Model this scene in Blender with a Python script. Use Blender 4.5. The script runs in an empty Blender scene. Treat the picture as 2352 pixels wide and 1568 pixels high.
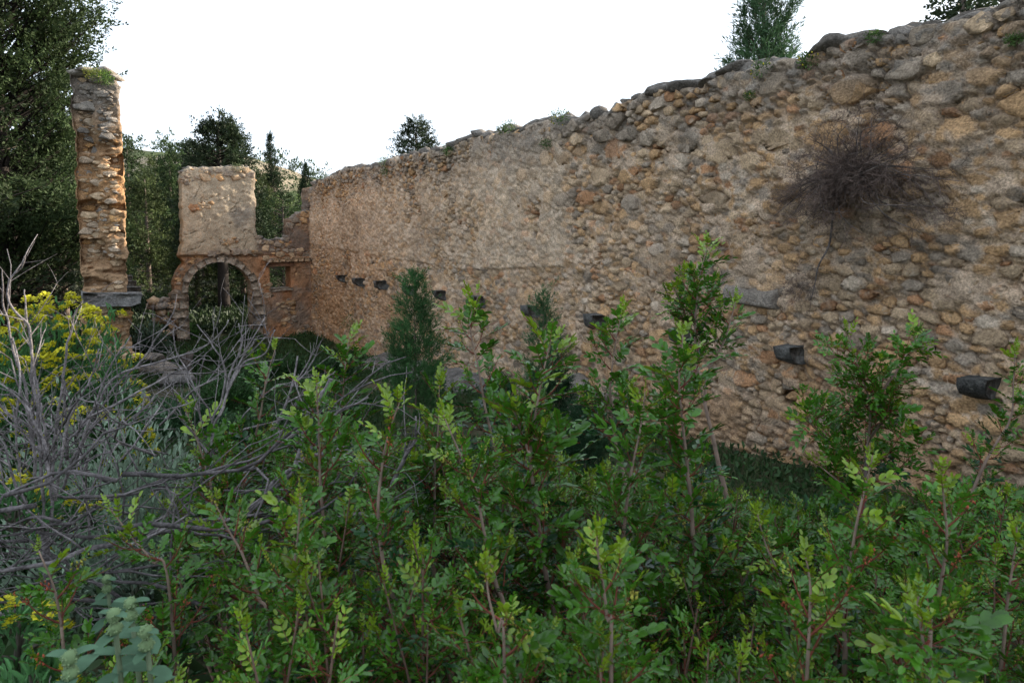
import bpy, math, random
import numpy as np
from mathutils import Vector

rnd = random.Random(7)
rg = np.random.RandomState(11)
C = bpy.context.scene.collection
sc = bpy.context.scene

# ------------------------------------------------------------------ camera
F_PX, PITCH, EYE, HORIZ = 1500.0, math.radians(4.6), 2.84, 540.0
CY = HORIZ + F_PX * math.tan(PITCH)
cam_d = bpy.data.cameras.new('camera')
cam = bpy.data.objects.new('camera', cam_d)
C.objects.link(cam)
cam.location = (0, 0, EYE)
cam.rotation_euler = (math.radians(90) - PITCH, 0, 0)
cam_d.sensor_width = 36
cam_d.lens = F_PX * 36 / 2352
cam_d.shift_y = -(784 - CY) / 2352
cam_d.clip_start = 0.05
cam_d.clip_end = 3000
cam_d.dof.use_dof = True
cam_d.dof.focus_distance = 7.0
cam_d.dof.aperture_fstop = 9.0
sc.camera = cam

# ------------------------------------------------------------------ light
SUN_AZ, SUN_EL = math.radians(58), math.radians(20)   # azimuth from +Y towards +X
w = bpy.data.worlds.new('World')
sc.world = w
w.use_nodes = True
nt = w.node_tree
bg = nt.nodes['Background']
sky = nt.nodes.new('ShaderNodeTexSky')
sky.sky_type = 'NISHITA'
sky.sun_disc = False
sky.sun_elevation = SUN_EL
sky.sun_rotation = SUN_AZ
sky.air_density = 1.0
sky.dust_density = 2.5
sky.ozone_density = 1.0
tc = nt.nodes.new('ShaderNodeTexCoord')
mp = nt.nodes.new('ShaderNodeMapping')
mp.inputs['Scale'].default_value = (1.0, 1.0, 3.0)
cl = nt.nodes.new('ShaderNodeTexNoise')
cl.inputs['Scale'].default_value = 1.6
cl.inputs['Detail'].default_value = 6
cl.inputs['Roughness'].default_value = 0.5
ramp = nt.nodes.new('ShaderNodeMapRange')
ramp.inputs['From Min'].default_value = 0.3
ramp.inputs['From Max'].default_value = 0.75
ramp.inputs['To Min'].default_value = 0.84
ramp.inputs['To Max'].default_value = 0.96
mx = nt.nodes.new('ShaderNodeMix')
mx.data_type = 'RGBA'
nt.links.new(tc.outputs['Generated'], mp.inputs['Vector'])
nt.links.new(mp.outputs['Vector'], cl.inputs['Vector'])
nt.links.new(cl.outputs['Fac'], ramp.inputs['Value'])
nt.links.new(ramp.outputs['Result'], mx.inputs['Factor'])
nt.links.new(sky.outputs['Color'], mx.inputs['A'])
mx.inputs['B'].default_value = (2.25, 2.52, 2.85, 1)         # thin bright cloud veil
nt.links.new(mx.outputs['Result'], bg.inputs['Color'])
bg.inputs['Strength'].default_value = 0.12
sd = bpy.data.lights.new('sun', 'SUN')
sd.energy = 2.5
sd.angle = math.radians(0.6)
sd.color = (1, 0.88, 0.72)
sun = bpy.data.objects.new('sun', sd)
C.objects.link(sun)
sdir = Vector((math.sin(SUN_AZ) * math.cos(SUN_EL), math.cos(SUN_AZ) * math.cos(SUN_EL), math.sin(SUN_EL)))
sun.rotation_euler = sdir.to_track_quat('Z', 'Y').to_euler()
sun.location = (10, 10, 20)
sc.view_settings.view_transform = 'Standard'
sc.view_settings.look = 'None'
sc.view_settings.gamma = 1
sc.view_settings.use_curve_mapping = False
sc.view_settings.exposure = 2.2

# ------------------------------------------------------------------ frames
def ray(px, py):
    dx, dy = (px - 1176) / F_PX, (CY - py) / F_PX
    return np.array([dx, math.cos(PITCH) + dy * math.sin(PITCH), -math.sin(PITCH) + dy * math.cos(PITCH)])

def at(px, py, Y):
    r = ray(px, py)
    return np.array([0, 0, EYE]) + r * (Y / r[1])

_v = ray(214, 540)
UH = np.array([_v[0], _v[1]]) / math.hypot(_v[0], _v[1])      # along the long walls, away from the camera
NH = np.array([UH[1], -UH[0]])                                # across the room, to the right
DW = 5.26                                                     # main wall face
def W(n, t, z):
    return np.stack([n * NH[0] + t * UH[0], n * NH[1] + t * UH[1], z + 0 * n + 0 * t], -1)
def nt_of(p):
    return p[..., 0] * NH[0] + p[..., 1] * NH[1], p[..., 0] * UH[0] + p[..., 1] * UH[1]
def on_n(px, py, n0=DW):          # pixel -> (t, z) on the plane n = n0
    r = ray(px, py); k = n0 / (r[0] * NH[0] + r[1] * NH[1])
    return k * (r[0] * UH[0] + r[1] * UH[1]), EYE + k * r[2]
def on_t(px, py, t0):             # pixel -> (n, z) on the plane t = t0
    r = ray(px, py); k = t0 / (r[0] * UH[0] + r[1] * UH[1])
    return k * (r[0] * NH[0] + r[1] * NH[1]), EYE + k * r[2]
TE = on_n(714, 600)[0]            # end wall face
TP = 12.9                         # near end of the left wall

# ------------------------------------------------------------------ noise
def _hash(a, b, c):
    h = (a.astype(np.int64) * 374761393 + b.astype(np.int64) * 668265263 + c.astype(np.int64) * 2147483647) & 0xffffffff
    h = ((h ^ (h >> 13)) * 1274126177) & 0xffffffff
    h = h ^ (h >> 16)
    return (h & 0xffff) / 65535.0
def vnoise(p):
    i = np.floor(p); f = p - i; i = i.astype(np.int64)
    f = f * f * (3 - 2 * f)
    out = 0
    for dx in (0, 1):
        for dy in (0, 1):
            for dz in (0, 1):
                wgt = (f[..., 0] if dx else 1 - f[..., 0]) * (f[..., 1] if dy else 1 - f[..., 1]) * (f[..., 2] if dz else 1 - f[..., 2])
                out = out + wgt * _hash(i[..., 0] + dx, i[..., 1] + dy, i[..., 2] + dz)
    return out
def fbm(p, s=1.0, o=4, g=0.5):
    p = np.asarray(p, float) * s; a = 1; tot = 0; nrm = 0
    for k in range(o):
        tot = tot + a * vnoise(p + 17.3 * k); nrm += a; a *= g; p = p * 2.03
    return tot / nrm                # 0..1
def n2(u, v, s=1.0, o=4, k=0.0):
    return fbm(np.stack([u, v, 0 * u + k], -1), s, o)
def sstep(a, b, x):
    t = np.clip((x - a) / (b - a), 0, 1); return t * t * (3 - 2 * t)

def gz(x, y):                       # ground height
    x = np.asarray(x, float); y = np.asarray(y, float)
    n, t = x * NH[0] + y * NH[1], x * UH[0] + y * UH[1]
    z = np.interp(t, [-5, 1.5, 4, 7, 10, 14, 19, 30, 80, 900], [1.0, .92, .72, .48, .25, .02, -.02, .2, 1.5, 4])
    z = z + 0.35 * sstep(-.5, -6, n) + 0.3 * sstep(6, 14, n)
    p = np.stack([x, y, 0 * x], -1)
    return z + 0.12 * (fbm(p, .9, 4) - .5) + 1.2 * (fbm(p, .04, 3) - .5) * sstep(25, 70, np.hypot(x, y))

# ------------------------------------------------------------------ mesh builder
class MB:
    def __init__(s): s.V = []; s.F = []; s.K = []; s.n = 0
    def add(s, V, F, col):
        V = np.asarray(V, float); F = np.asarray(F, np.int64)
        col = np.asarray(col, float)
        if col.ndim == 1: col = np.tile(col, (len(V), 1))
        s.V.append(V); s.F.append(F + s.n); s.K.append(col); s.n += len(V)
    def arrays(s):
        return np.concatenate(s.V), np.concatenate(s.F), np.concatenate(s.K)
    def build(s, name, m, parent=None, origin=None, smooth=False):
        V, F, K = s.arrays()
        base = np.array(parent.location) if parent is not None else np.zeros(3)
        o3 = np.array(origin) if origin is not None else base
        me = mesh_np(name, V - o3, F, K, m, smooth)
        o = bpy.data.objects.new(name, me); C.objects.link(o)
        if parent is not None: o.parent = parent
        o.location = Vector(o3 - base)
        return o
def mesh_np(name, V, F, K, m, smooth=False):
    me = bpy.data.meshes.new(name)
    me.vertices.add(len(V)); me.vertices.foreach_set('co', np.ascontiguousarray(V, np.float32).ravel())
    nf = len(F); sdz = F.shape[1]
    me.loops.add(nf * sdz); me.loops.foreach_set('vertex_index', np.ascontiguousarray(F, np.int32).ravel())
    me.polygons.add(nf); me.polygons.foreach_set('loop_start', np.arange(nf, dtype=np.int32) * sdz)
    if smooth: me.polygons.foreach_set('use_smooth', np.ones(nf, bool))
    at_ = me.attributes.new('col', 'FLOAT_COLOR', 'POINT')
    K4 = np.ones((len(V), 4), np.float32); K4[:, :3] = K
    at_.data.foreach_set('color', K4.ravel())
    me.update(calc_edges=True)
    me.materials.append(m)
    return me
def tag(o, label=None, cat=None, group=None, kind=None):
    if label: o['label'] = label
    if cat: o['category'] = cat
    if group: o['group'] = group
    if kind: o['kind'] = kind
    return o
def thing(name, loc, label, cat, group=None):
    o = bpy.data.objects.new(name, None); C.objects.link(o); o.location = Vector(loc); o.empty_display_size = .2
    return tag(o, label, cat, group)

# ------------------------------------------------------------------ materials
def mat_attr(name, rough=.9, spec=.3, var=.35, nscale=12, bump=.4, bscale=60, bdist=.01, trans=0.0, fine=None, tint=None, stain=None):
    m = bpy.data.materials.new(name); m.use_nodes = True
    t = m.node_tree; P = t.nodes['Principled BSDF']
    a = t.nodes.new('ShaderNodeAttribute'); a.attribute_name = 'col'
    g = t.nodes.new('ShaderNodeNewGeometry')
    last = a.outputs['Color']
    def mulnoise(scale, lo, hi, last, detail=5):
        n = t.nodes.new('ShaderNodeTexNoise'); n.inputs['Scale'].default_value = scale; n.inputs['Detail'].default_value = detail
        t.links.new(g.outputs['Position'], n.inputs['Vector'])
        r = t.nodes.new('ShaderNodeMapRange'); r.inputs['From Min'].default_value = .3; r.inputs['From Max'].default_value = .7
        r.inputs['To Min'].default_value = lo; r.inputs['To Max'].default_value = hi
        t.links.new(n.outputs['Fac'], r.inputs['Value'])
        v = t.nodes.new('ShaderNodeVectorMath'); v.operation = 'SCALE'
        t.links.new(last, v.inputs[0]); t.links.new(r.outputs['Result'], v.inputs['Scale'])
        return v.outputs['Vector']
    if var: last = mulnoise(nscale, 1 - var, 1 + var, last)
    if fine: last = mulnoise(fine[0], 1 - fine[1], 1 + fine[1], last, 8)
    if stain:
        n = t.nodes.new('ShaderNodeTexNoise'); n.inputs['Scale'].default_value = stain[0]; n.inputs['Detail'].default_value = 8; n.inputs['Roughness'].default_value = .65
        t.links.new(g.outputs['Position'], n.inputs['Vector'])
        r = t.nodes.new('ShaderNodeMapRange'); r.inputs['From Min'].default_value = stain[1]; r.inputs['From Max'].default_value = stain[1] + .1
        r.inputs['To Max'].default_value = stain[2]
        t.links.new(n.outputs['Fac'], r.inputs['Value'])
        mixn = t.nodes.new('ShaderNodeMix'); mixn.data_type = 'RGBA'
        t.links.new(r.outputs['Result'], mixn.inputs['Factor']); t.links.new(last, mixn.inputs['A'])
        mixn.inputs['B'].default_value = (*stain[3], 1); last = mixn.outputs['Result']
    if tint:
        oi = t.nodes.new('ShaderNodeObjectInfo')
        r = t.nodes.new('ShaderNodeMapRange'); r.inputs['To Min'].default_value = 1 - tint; r.inputs['To Max'].default_value = 1 + tint
        t.links.new(oi.outputs['Random'], r.inputs['Value'])
        v = t.nodes.new('ShaderNodeVectorMath'); v.operation = 'SCALE'
        t.links.new(last, v.inputs[0]); t.links.new(r.outputs['Result'], v.inputs['Scale']); last = v.outputs['Vector']
    t.links.new(last, P.inputs['Base Color'])
    P.inputs['Roughness'].default_value = rough
    P.inputs['Specular IOR Level'].default_value = spec
    if bump:
        n = t.nodes.new('ShaderNodeTexNoise'); n.inputs['Scale'].default_value = bscale; n.inputs['Detail'].default_value = 8; n.inputs['Roughness'].default_value = .62
        t.links.new(g.outputs['Position'], n.inputs['Vector'])
        b = t.nodes.new('ShaderNodeBump'); b.inputs['Strength'].default_value = bump; b.inputs['Distance'].default_value = bdist
        t.links.new(n.outputs['Fac'], b.inputs['Height']); t.links.new(b.outputs['Normal'], P.inputs['Normal'])
    if trans:
        tr = t.nodes.new('ShaderNodeBsdfTranslucent'); ms = t.nodes.new('ShaderNodeMixShader'); ms.inputs['Fac'].default_value = trans
        t.links.new(last, tr.inputs['Color'])
        t.links.new(P.outputs['BSDF'], ms.inputs[1]); t.links.new(tr.outputs['BSDF'], ms.inputs[2])
        t.links.new(ms.outputs['Shader'], t.nodes['Material Output'].inputs['Surface'])
    return m
M_STONE = mat_attr('rubble_stone', .92, .15, .34, 11, 1.0, 20, .05, fine=(70, .3), stain=(9, .55, .6, (.44, .36, .28)))
M_MORTAR = mat_attr('lime_mortar', .95, .12, .2, 6, 1.0, 60, .022, fine=(60, .42), stain=(16, .6, .5, (.5, .27, .12)))
M_DARKSTONE = mat_attr('dark_lichen_stone', .92, .15, .5, 14, 1.0, 30, .05, fine=(90, .45), stain=(15, .55, .5, (.25, .24, .21)))
M_ROCK = mat_attr('grey_rock', .92, .15, .4, 6, 1.0, 18, .06, fine=(60, .35), stain=(11, .56, .6, (.36, .33, .3)))
M_GROUND = mat_attr('earth', .97, .1, .45, 3, .8, 30, .03, fine=(40, .4))
M_LEAF = mat_attr('glossy_leaf', .27, .5, .22, 40, 0, trans=.25, tint=.22)
M_FOL = mat_attr('foliage', .6, .3, .25, 3, 0, trans=.22, tint=.1)
M_CONIFER = mat_attr('conifer_foliage', .75, .2, .35, 1.2, 0, trans=.22, tint=.12)
M_BARK = mat_attr('bark', .85, .2, .3, 25, .6, 80, .004)
M_DEAD = mat_attr('weathered_wood', .9, .15, .5, 22, 1.0, 70, .008, fine=(110, .45))
M_WOOD = mat_attr('old_timber', .9, .2, .35, 18, .6, 40, .01)
M_FLOWER = mat_attr('flower', .6, .3, .2, 30, 0, trans=.2)
M_FUZZ = mat_attr('felted_leaf', .9, .2, .18, 30, .3, 300, .001, trans=.15)

# ------------------------------------------------------------------ generic geometry
def grid_tris(nu, nv, keep=None):
    i = np.arange(nu - 1)[:, None] * nv + np.arange(nv - 1)[None, :]
    q = np.stack([i, i + nv, i + nv + 1, i + 1], -1).reshape(-1, 4)
    if keep is not None: q = q[keep.ravel()]
    return np.concatenate([q[:, [0, 1, 2]], q[:, [0, 2, 3]]])
def spline(P, seg=6):
    P = np.asarray(P, float)
    if len(P) < 3:
        return np.concatenate([P[0] + (P[1] - P[0]) * k for k in np.linspace(0, 1, seg + 1)]).reshape(-1, 3)
    Q = np.concatenate([[2 * P[0] - P[1]], P, [2 * P[-1] - P[-2]]]); out = []
    for i in range(1, len(Q) - 2):
        for k in range(seg):
            t = k / seg
            out.append(.5 * ((2 * Q[i]) + (-Q[i-1] + Q[i+1]) * t + (2*Q[i-1] - 5*Q[i] + 4*Q[i+1] - Q[i+2]) * t*t + (-Q[i-1] + 3*Q[i] - 3*Q[i+1] + Q[i+2]) * t**3))
    out.append(P[-1]); return np.array(out)
def tube(mb, P, R, col, k=5):
    P = np.asarray(P, float); n = len(P)
    if k == 3 and n > 4: P = P[np.unique(np.linspace(0, n - 1, 4).astype(int))]; n = len(P)
    R = np.interp(np.linspace(0, 1, n), np.linspace(0, 1, len(R)), R)
    T = np.gradient(P, axis=0); T /= np.linalg.norm(T, axis=1)[:, None] + 1e-9
    ref = np.array([.3, .2, 1.0]) if abs(T[:, 2]).mean() < .9 else np.array([1., .1, 0])
    A = np.cross(T, ref); A /= np.linalg.norm(A, axis=1)[:, None] + 1e-9
    B = np.cross(T, A)
    th = np.arange(k) * 2 * math.pi / k
    V = (P[:, None] + R[:, None, None] * (np.cos(th)[None, :, None] * A[:, None] + np.sin(th)[None, :, None] * B[:, None])).reshape(-1, 3)
    i = np.arange(n - 1)[:, None] * k; j = np.arange(k)[None, :]; j2 = (j + 1) % k
    a, b, c, d = i + j, i + j2, i + k + j2, i + k + j
    F = np.concatenate([np.stack([a, b, c], -1).reshape(-1, 3), np.stack([a, c, d], -1).reshape(-1, 3)])
    V = np.concatenate([V, P[:1], P[-1:]]); m = n * k
    e = np.arange(k)
    if k > 4: F = np.concatenate([F, np.stack([(e + 1) % k, e, np.full(k, m)], -1), np.stack([(n-1)*k + e, (n-1)*k + (e+1) % k, np.full(k, m + 1)], -1)])
    mb.add(V, F, col)
def rots(D, roll=None, up=(0, 0, 1)):
    """rotation matrices whose Y axis is D and Z axis is close to up"""
    D = D / (np.linalg.norm(D, axis=1)[:, None] + 1e-9)
    up = np.broadcast_to(np.asarray(up, float), D.shape)
    X = np.cross(D, up); X = np.where(np.linalg.norm(X, axis=1)[:, None] < .05, np.array([1., 0, 0]), X)
    X /= np.linalg.norm(X, axis=1)[:, None]; Z = np.cross(X, D)
    if roll is not None:
        c, s = np.cos(roll)[:, None], np.sin(roll)[:, None]
        X, Z = X * c + Z * s, -X * s + Z * c
    return np.stack([X, D, Z], -1)
def scatter(mb, tmpl, R, L, S, tint):
    V, F, K = tmpl; N = len(L)
    if N == 0: return
    out = np.einsum('nij,vj->nvi', R, V) * np.asarray(S).reshape(N, 1, 1) + np.asarray(L)[:, None, :]
    FF = (F[None] + (np.arange(N) * len(V))[:, None, None]).reshape(-1, F.shape[1])
    KK = K[None] * np.asarray(tint).reshape(N, 1, -1)
    mb.add(out.reshape(-1, 3), FF, KK.reshape(-1, 3))
def unit(n):
    v = rg.normal(size=(n, 3)); return v / np.linalg.norm(v, axis=1)[:, None]
def ico(sub):
    import bmesh
    b = bmesh.new(); bmesh.ops.create_icosphere(b, subdivisions=sub, radius=1)
    V = np.array([v.co[:] for v in b.verts]); F = np.array([[v.index for v in f.verts] for f in b.faces]); b.free(); return V, F
ICO = {k: ico(k) for k in (1, 2, 3)}
def rock(mb, c, s, col, sub=2, ax=None, seed=0, cuts=9):
    V, F = ICO[sub]; V = V.copy(); rr = np.random.RandomState(seed)
    for k in range(cuts):
        d = rr.normal(size=3); d /= np.linalg.norm(d); h = rr.uniform(.45, .85)
        e = V @ d; V = V - np.outer(np.maximum(e - h, 0), d)
    V *= 1.15 + .4 * (fbm(V + seed * 3.1, 2.6, 4)[:, None] - .5)
    V = V * np.asarray(s)
    if ax is not None: V = V @ np.asarray(ax)          # rows of ax: the rock's axes in the world
    mb.add(V + np.asarray(c), F, np.clip(np.asarray(col) * (1 + .12 * rr.normal()), .01, .9))

# ================================================================== ground and hill
def sinhgrid(n, ext, k=5.2):
    s = np.linspace(-1, 1, n); return np.sinh(s * k) / math.sinh(k) * ext
gx = sinhgrid(190, 900, 6.2); gy = sinhgrid(190, 900, 6.2) + 6
X, Y = np.meshgrid(gx, gy, indexing='ij'); Z = gz(X, Y)
V = np.stack([X, Y, Z], -1).reshape(-1, 3)
nse = fbm(V * [1, 1, 0], .5, 4)[:, None]
K = np.array([.085, .07, .05]) * (1 - nse) + np.array([.04, .055, .02]) * nse
mb = MB(); mb.add(V, grid_tris(190, 190), K)
tag(mb.build('ground', M_GROUND, smooth=True), kind='structure')
# a hill behind the trees
hn = 90; hx = np.linspace(-150, 40, hn); hy = np.linspace(95, 260, hn)
X, Y = np.meshgrid(hx, hy, indexing='ij')
ridge = np.interp(X, [-150, -100, -80, -66, -55, -42, -30, 0, 40], [16, 24, 22, 21, 17, 12, 8, 5, 1])
Z = gz(X, Y) - 1 + ridge * np.exp(-((Y - 165) / 42) ** 2) + 2.5 * (fbm(np.stack([X, Y, 0 * X], -1), .06, 4) - .5)
hillZ = Z.copy()
V = np.stack([X, Y, Z], -1).reshape(-1, 3)
nse = sstep(.4, .6, fbm(V * [1, 1, 0], .11, 4))[:, None]
K = np.array([.30, .25, .18]) * (1 - nse) + np.array([.07, .09, .04]) * nse
mb = MB(); mb.add(V, grid_tris(hn, hn), K)
tag(mb.build('hill', M_GROUND, smooth=True), kind='structure')

# ================================================================== rubble walls
def power_seeds(u0, u1, z0, z1, radii, inside, tries, asp):
    """dart throwing, big ones first, in (u, z*asp)"""
    cell = .25; hashg = {}; pts = []
    for r_lo, r_hi, cnt in radii:
        for _ in range(cnt if cnt > 0 else 70):
            u, z = rnd.uniform(u0, u1), rnd.uniform(z0, z1)
            if cnt < 0: u = rnd.uniform(.5, 8); z = _lt[int((u + 4) / .02)] - rnd.uniform(.12, 1.25)
            if not inside(u, z): continue
            r = rnd.uniform(r_lo, r_hi); zz = z * asp
            cu, cz = int(u // cell), int(zz // cell); ok = True
            for a in range(cu - 2, cu + 3):
                for b in range(cz - 2, cz + 3):
                    for (pu, pz, pr) in hashg.get((a, b), ()):
                        if (pu - u) ** 2 + (pz - zz) ** 2 < ((pr + r) * .78) ** 2: ok = False; break
                    if not ok: break
                if not ok: break
            if ok:
                hashg.setdefault((cu, cz), []).append((u, zz, r)); pts.append((u, zz, r))
    return pts, hashg, cell
TH = np.arange(48) * 2 * math.pi / 48
def stone_cells(pts, hashg, cell, asp, gap=.006, cap=2.1):
    """for each seed a 12-cornered star polygon in (u,z); the sharp corners of its cell are kept"""
    out = []
    c48, s48 = np.cos(TH), np.sin(TH); ar = np.arange(48)
    for (u, z, r) in pts:
        cu, cz = int(u // cell), int(z // cell); nb = []
        for a in range(cu - 2, cu + 3):
            for b in range(cz - 2, cz + 3):
                nb += hashg.get((a, b), ())
        nb = np.array(nb); d = nb[:, :2] - (u, z); L2 = (d * d).sum(1); k = L2 > 1e-9
        d, L, R2 = d[k], np.sqrt(L2[k]), nb[k, 2]
        if len(L) == 0: rad = np.full(48, r * cap)
        else:
            D = (L ** 2 + r * r - R2 ** 2) / (2 * L)
            cs = (c48[:, None] * d[None, :, 0] + s48[:, None] * d[None, :, 1]) / L
            rad = np.minimum(np.where(cs > .05, D / np.maximum(cs, .05), 9).min(1), r * cap)
        nc = rnd.choice((4, 5, 5, 6)); o_ = rnd.random()
        ia = (((np.arange(nc) + o_ + np.array([rnd.uniform(-.28, .28) for _ in range(nc)])) / nc) * 48).astype(int) % 48
        ia.sort(); rr_ = np.maximum(rad[ia] * rnd.uniform(1.02, 1.1) - gap, .014)
        px_, pz_ = rr_ * np.cos(TH[ia]), rr_ * np.sin(TH[ia]) / asp
        cnt_ = {4: (3, 3, 3, 3), 5: (3, 2, 2, 3, 2), 6: (2,) * 6}[nc]; cx_, cz_ = [], []
        for q in range(nc):
            for w_ in range(cnt_[q]):
                f = w_ / cnt_[q]; q2 = (q + 1) % nc; bow = 1 + (.05 if w_ else 0)
                cx_.append((px_[q] * (1 - f) + px_[q2] * f) * bow); cz_.append((pz_[q] * (1 - f) + pz_[q2] * f) * bow)
        cx_ = np.array(cx_) * (1 + .03 * rg.normal(size=12)); cz_ = np.array(cz_) * (1 + .03 * rg.normal(size=12))
        out.append((u, z / asp, r, cx_, cz_))
    return out
FT = []
for r_ in range(2):
    for j in range(12):
        a, b = r_ * 12 + j, r_ * 12 + (j + 1) % 12; FT += [(a, b, b + 12), (a, b + 12, a + 12)]
for j in range(12): FT.append((24 + j, 24 + (j + 1) % 12, 36))
FT = np.array(FT)
def stone_verts(u, z, r, du, dz, h, rise=.55):
    lip = rnd.uniform(.002, .010)
    """(u, depth, z) vertices of one stone: depth grows outwards"""
    tl, tm = rg.normal() * .10, rg.normal() * .12
    s1, s2 = .96, rnd.uniform(.78, .9)
    cu, cz = rg.normal() * .1 * du.max(), rg.normal() * .1 * abs(dz).max()
    U = np.concatenate([du, du * s1, du * s2 + cu, [cu]]); Zz = np.concatenate([dz, dz * s1, dz * s2 + cz, [cz]])
    D = np.concatenate([np.full(12, -.06), np.full(12, h - lip) + .004 * rg.normal(size=12), h + .005 * rg.normal(size=12), [h + .004 * rg.normal()]])
    D[12:] += tl * U[12:] + tm * Zz[12:]
    return np.stack([u + U, D, z + Zz], -1)
OCH, TAN, GRY, DGR, PAL, RUS = map(np.array, ([.50, .285, .125], [.48, .345, .22], [.29, .255, .22], [.16, .15, .14], [.60, .50, .40], [.45, .19, .075]))
def stone_col(greyness, rus=.1):
    q = rnd.random()
    if q < greyness: c = GRY if rnd.random() < .8 else DGR
    else:
        q = rnd.random(); c = OCH if q < .36 else TAN if q < .72 else RUS if q < .72 + rus else PAL if q < .88 else GRY
    c = c * (1 - .3 * rnd.random() ** 2) * .5 + TAN * .36 + c * .14
    return c * rnd.uniform(.72, 1.22)

# ---- main wall
TOPPX = [(709, 428), (730, 410), (800, 378), (860, 375), (915, 352), (960, 342), (1020, 337), (1060, 314), (1090, 302), (1130, 304), (1145, 294),
         (1200, 290), (1225, 272), (1260, 266), (1300, 276), (1350, 252), (1420, 246), (1426, 228), (1480, 203), (1520, 190), (1590, 190), (1640, 172),
         (1680, 155), (1750, 140), (1850, 122), (1880, 105), (1950, 82), (2000, 68), (2060, 68), (2100, 64), (2140, 45), (2180, 40), (2240, 28), (2290, 5), (2352, -40)]
tp = np.array([on_n(x, y + 8) for x, y in TOPPX])[::-1]
tp = np.concatenate([[(-4, tp[0, 1] + .1), (0, tp[0, 1] + .15)], tp, [(TE + .9, tp[-1, 1])]])
def top_main(t): return np.interp(t, tp[:, 0], tp[:, 1])
def base_main(t): p = W(np.full_like(t, DW), t, 0 * t); return gz(p[..., 0], p[..., 1]) - .35
HOLES = [(945, 632, .16, .11), (1372, 700, .10, .08), (1802, 908, .12, .09), (1045, 722, .06, .06), (1232, 490, .06, .06), (1230, 540, .04, .05), (1093, 528, .04, .04),
         (792, 560, .07, .07), (848, 678, .06, .06), (1435, 795, .06, .05), (803, 645, .06, .07), (768, 605, .05, .05), (1510, 340, .05, .06), (715, 600, .07, .1), (1620, 690, .05, .03)]
HT = [(*on_n(x, y), a, b) for x, y, a, b in HOLES]
CORB = [(797, 637), (837, 645), (887, 652), (948, 661), (1020, 673), (1106, 688), (1230, 709), (1378, 734), (1572, 760), (1828, 805), (2262, 872)]
CT = [on_n(x, y, DW) for x, y in CORB]
CT = [(t, EYE - .975 + .02 * rnd.uniform(-1, 1)) for t, z in CT]
pA = np.array([on_n(1330, 330), on_n(1060, 340), on_n(1075, 590), on_n(1330, 600)])
def px_box(x0, y0, x1, y1):
    q = [on_n(x0, y0), on_n(x1, y0), on_n(x0, y1), on_n(x1, y1)]
    return min(a[0] for a in q), max(a[0] for a in q), min(a[1] for a in q), max(a[1] for a in q)
def boxm(t, z, b, s=.15):
    return sstep(b[0] - s, b[0] + s, t) * sstep(b[1] + s, b[1] - s, t) * sstep(b[2] - s, b[2] + s, z) * sstep(b[3] + s, b[3] - s, z)
B1 = px_box(1085, 330, 1300, 610)          # plaster patch right of the middle
B2 = px_box(720, 470, 1080, 600)           # band of surviving plaster, upper far part
SL = on_n(1650, 665) + on_n(1795, 690)     # plaster ledge
def plaster(t, z):
    w1 = .25 * (n2(t, z, 1.5, 3, 5) - .5)
    edge = z > np.interp(t, [on_n(1290, 600)[0], on_n(1060, 590)[0], on_n(720, 560)[0]], [on_n(1290, 612)[1], on_n(1060, 618)[1], on_n(720, 560)[1]]) + w1 * .3
    m = np.maximum(boxm(t + w1, z + w1, (B1[0], B1[1], B1[2] - 1, B1[3]), .2), boxm(t + w1, z + w1, (B2[0], B2[1] + 1, B2[2] - 1, B2[3]), .35) * .8)
    m = m * sstep(.3, .6, n2(t, z, 1.3, 4, 9) + .1 * m)
    return m * edge
def mort_h(t, z):
    far = sstep(9, 15, t)
    h = .045 * (n2(t, z, 8, 4, 1) - .5) + .04 * (n2(t, z, 2.2, 3, 2) - .5) + .022 * (n2(t, z, 26, 2, 3) - .5) + .012
    h = h + plaster(t, z) * .03 + .03 * sstep(.5, .7, n2(t, z, .7, 3, 31))
    h = h + .16 * (n2(t, z, .35, 2, 4) - .5)                   # the face bulges
    for (a, b, ru, rz) in HT:
        d = np.hypot((t - a) / ru, (z - b) / rz) + .35 * (n2(t, z, 14, 2, 7) - .5)
        h = h - .42 * sstep(1.0, .65, d)
    return h
def bulge(t, z): return .16 * (n2(np.atleast_1d(t), np.atleast_1d(z), .35, 2, 4) - .5)
def dark_stain(t, z):
    b = px_box(1860, 430, 2150, 660)
    return boxm(t, z, b, .3) * .6
_lu = np.arange(-4, TE + 1, .02); _lt, _lb = top_main(_lu).tolist(), base_main(_lu).tolist()
def in_main(u, z):
    k_ = int((u + 4) / .02)
    if z > _lt[k_] - .06 or z < _lb[k_]: return False
    for (a, b, ru, rz) in HT:
        if math.hypot((u - a) / ru, (z - b) / rz) < 1.15: return False
    for (a, b) in CT:
        if abs(u - a) < .2 and abs(z - (b - .1)) < .14: return False
    if SL[2] - .05 < u < SL[0] + .05 and abs(z - (SL[1] + SL[3]) / 2) < .12: return False
    return True
ASP = 1.65
pts, hg, cell = power_seeds(-3.6, TE - .02, 0, 5.3, [(.13, .2, -1), (.10, .135, 260), (.065, .09, 4500), (.042, .06, 18000), (.027, .04, 34000)], in_main, 0, ASP)
cells = stone_cells(pts, hg, cell, ASP)
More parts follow.
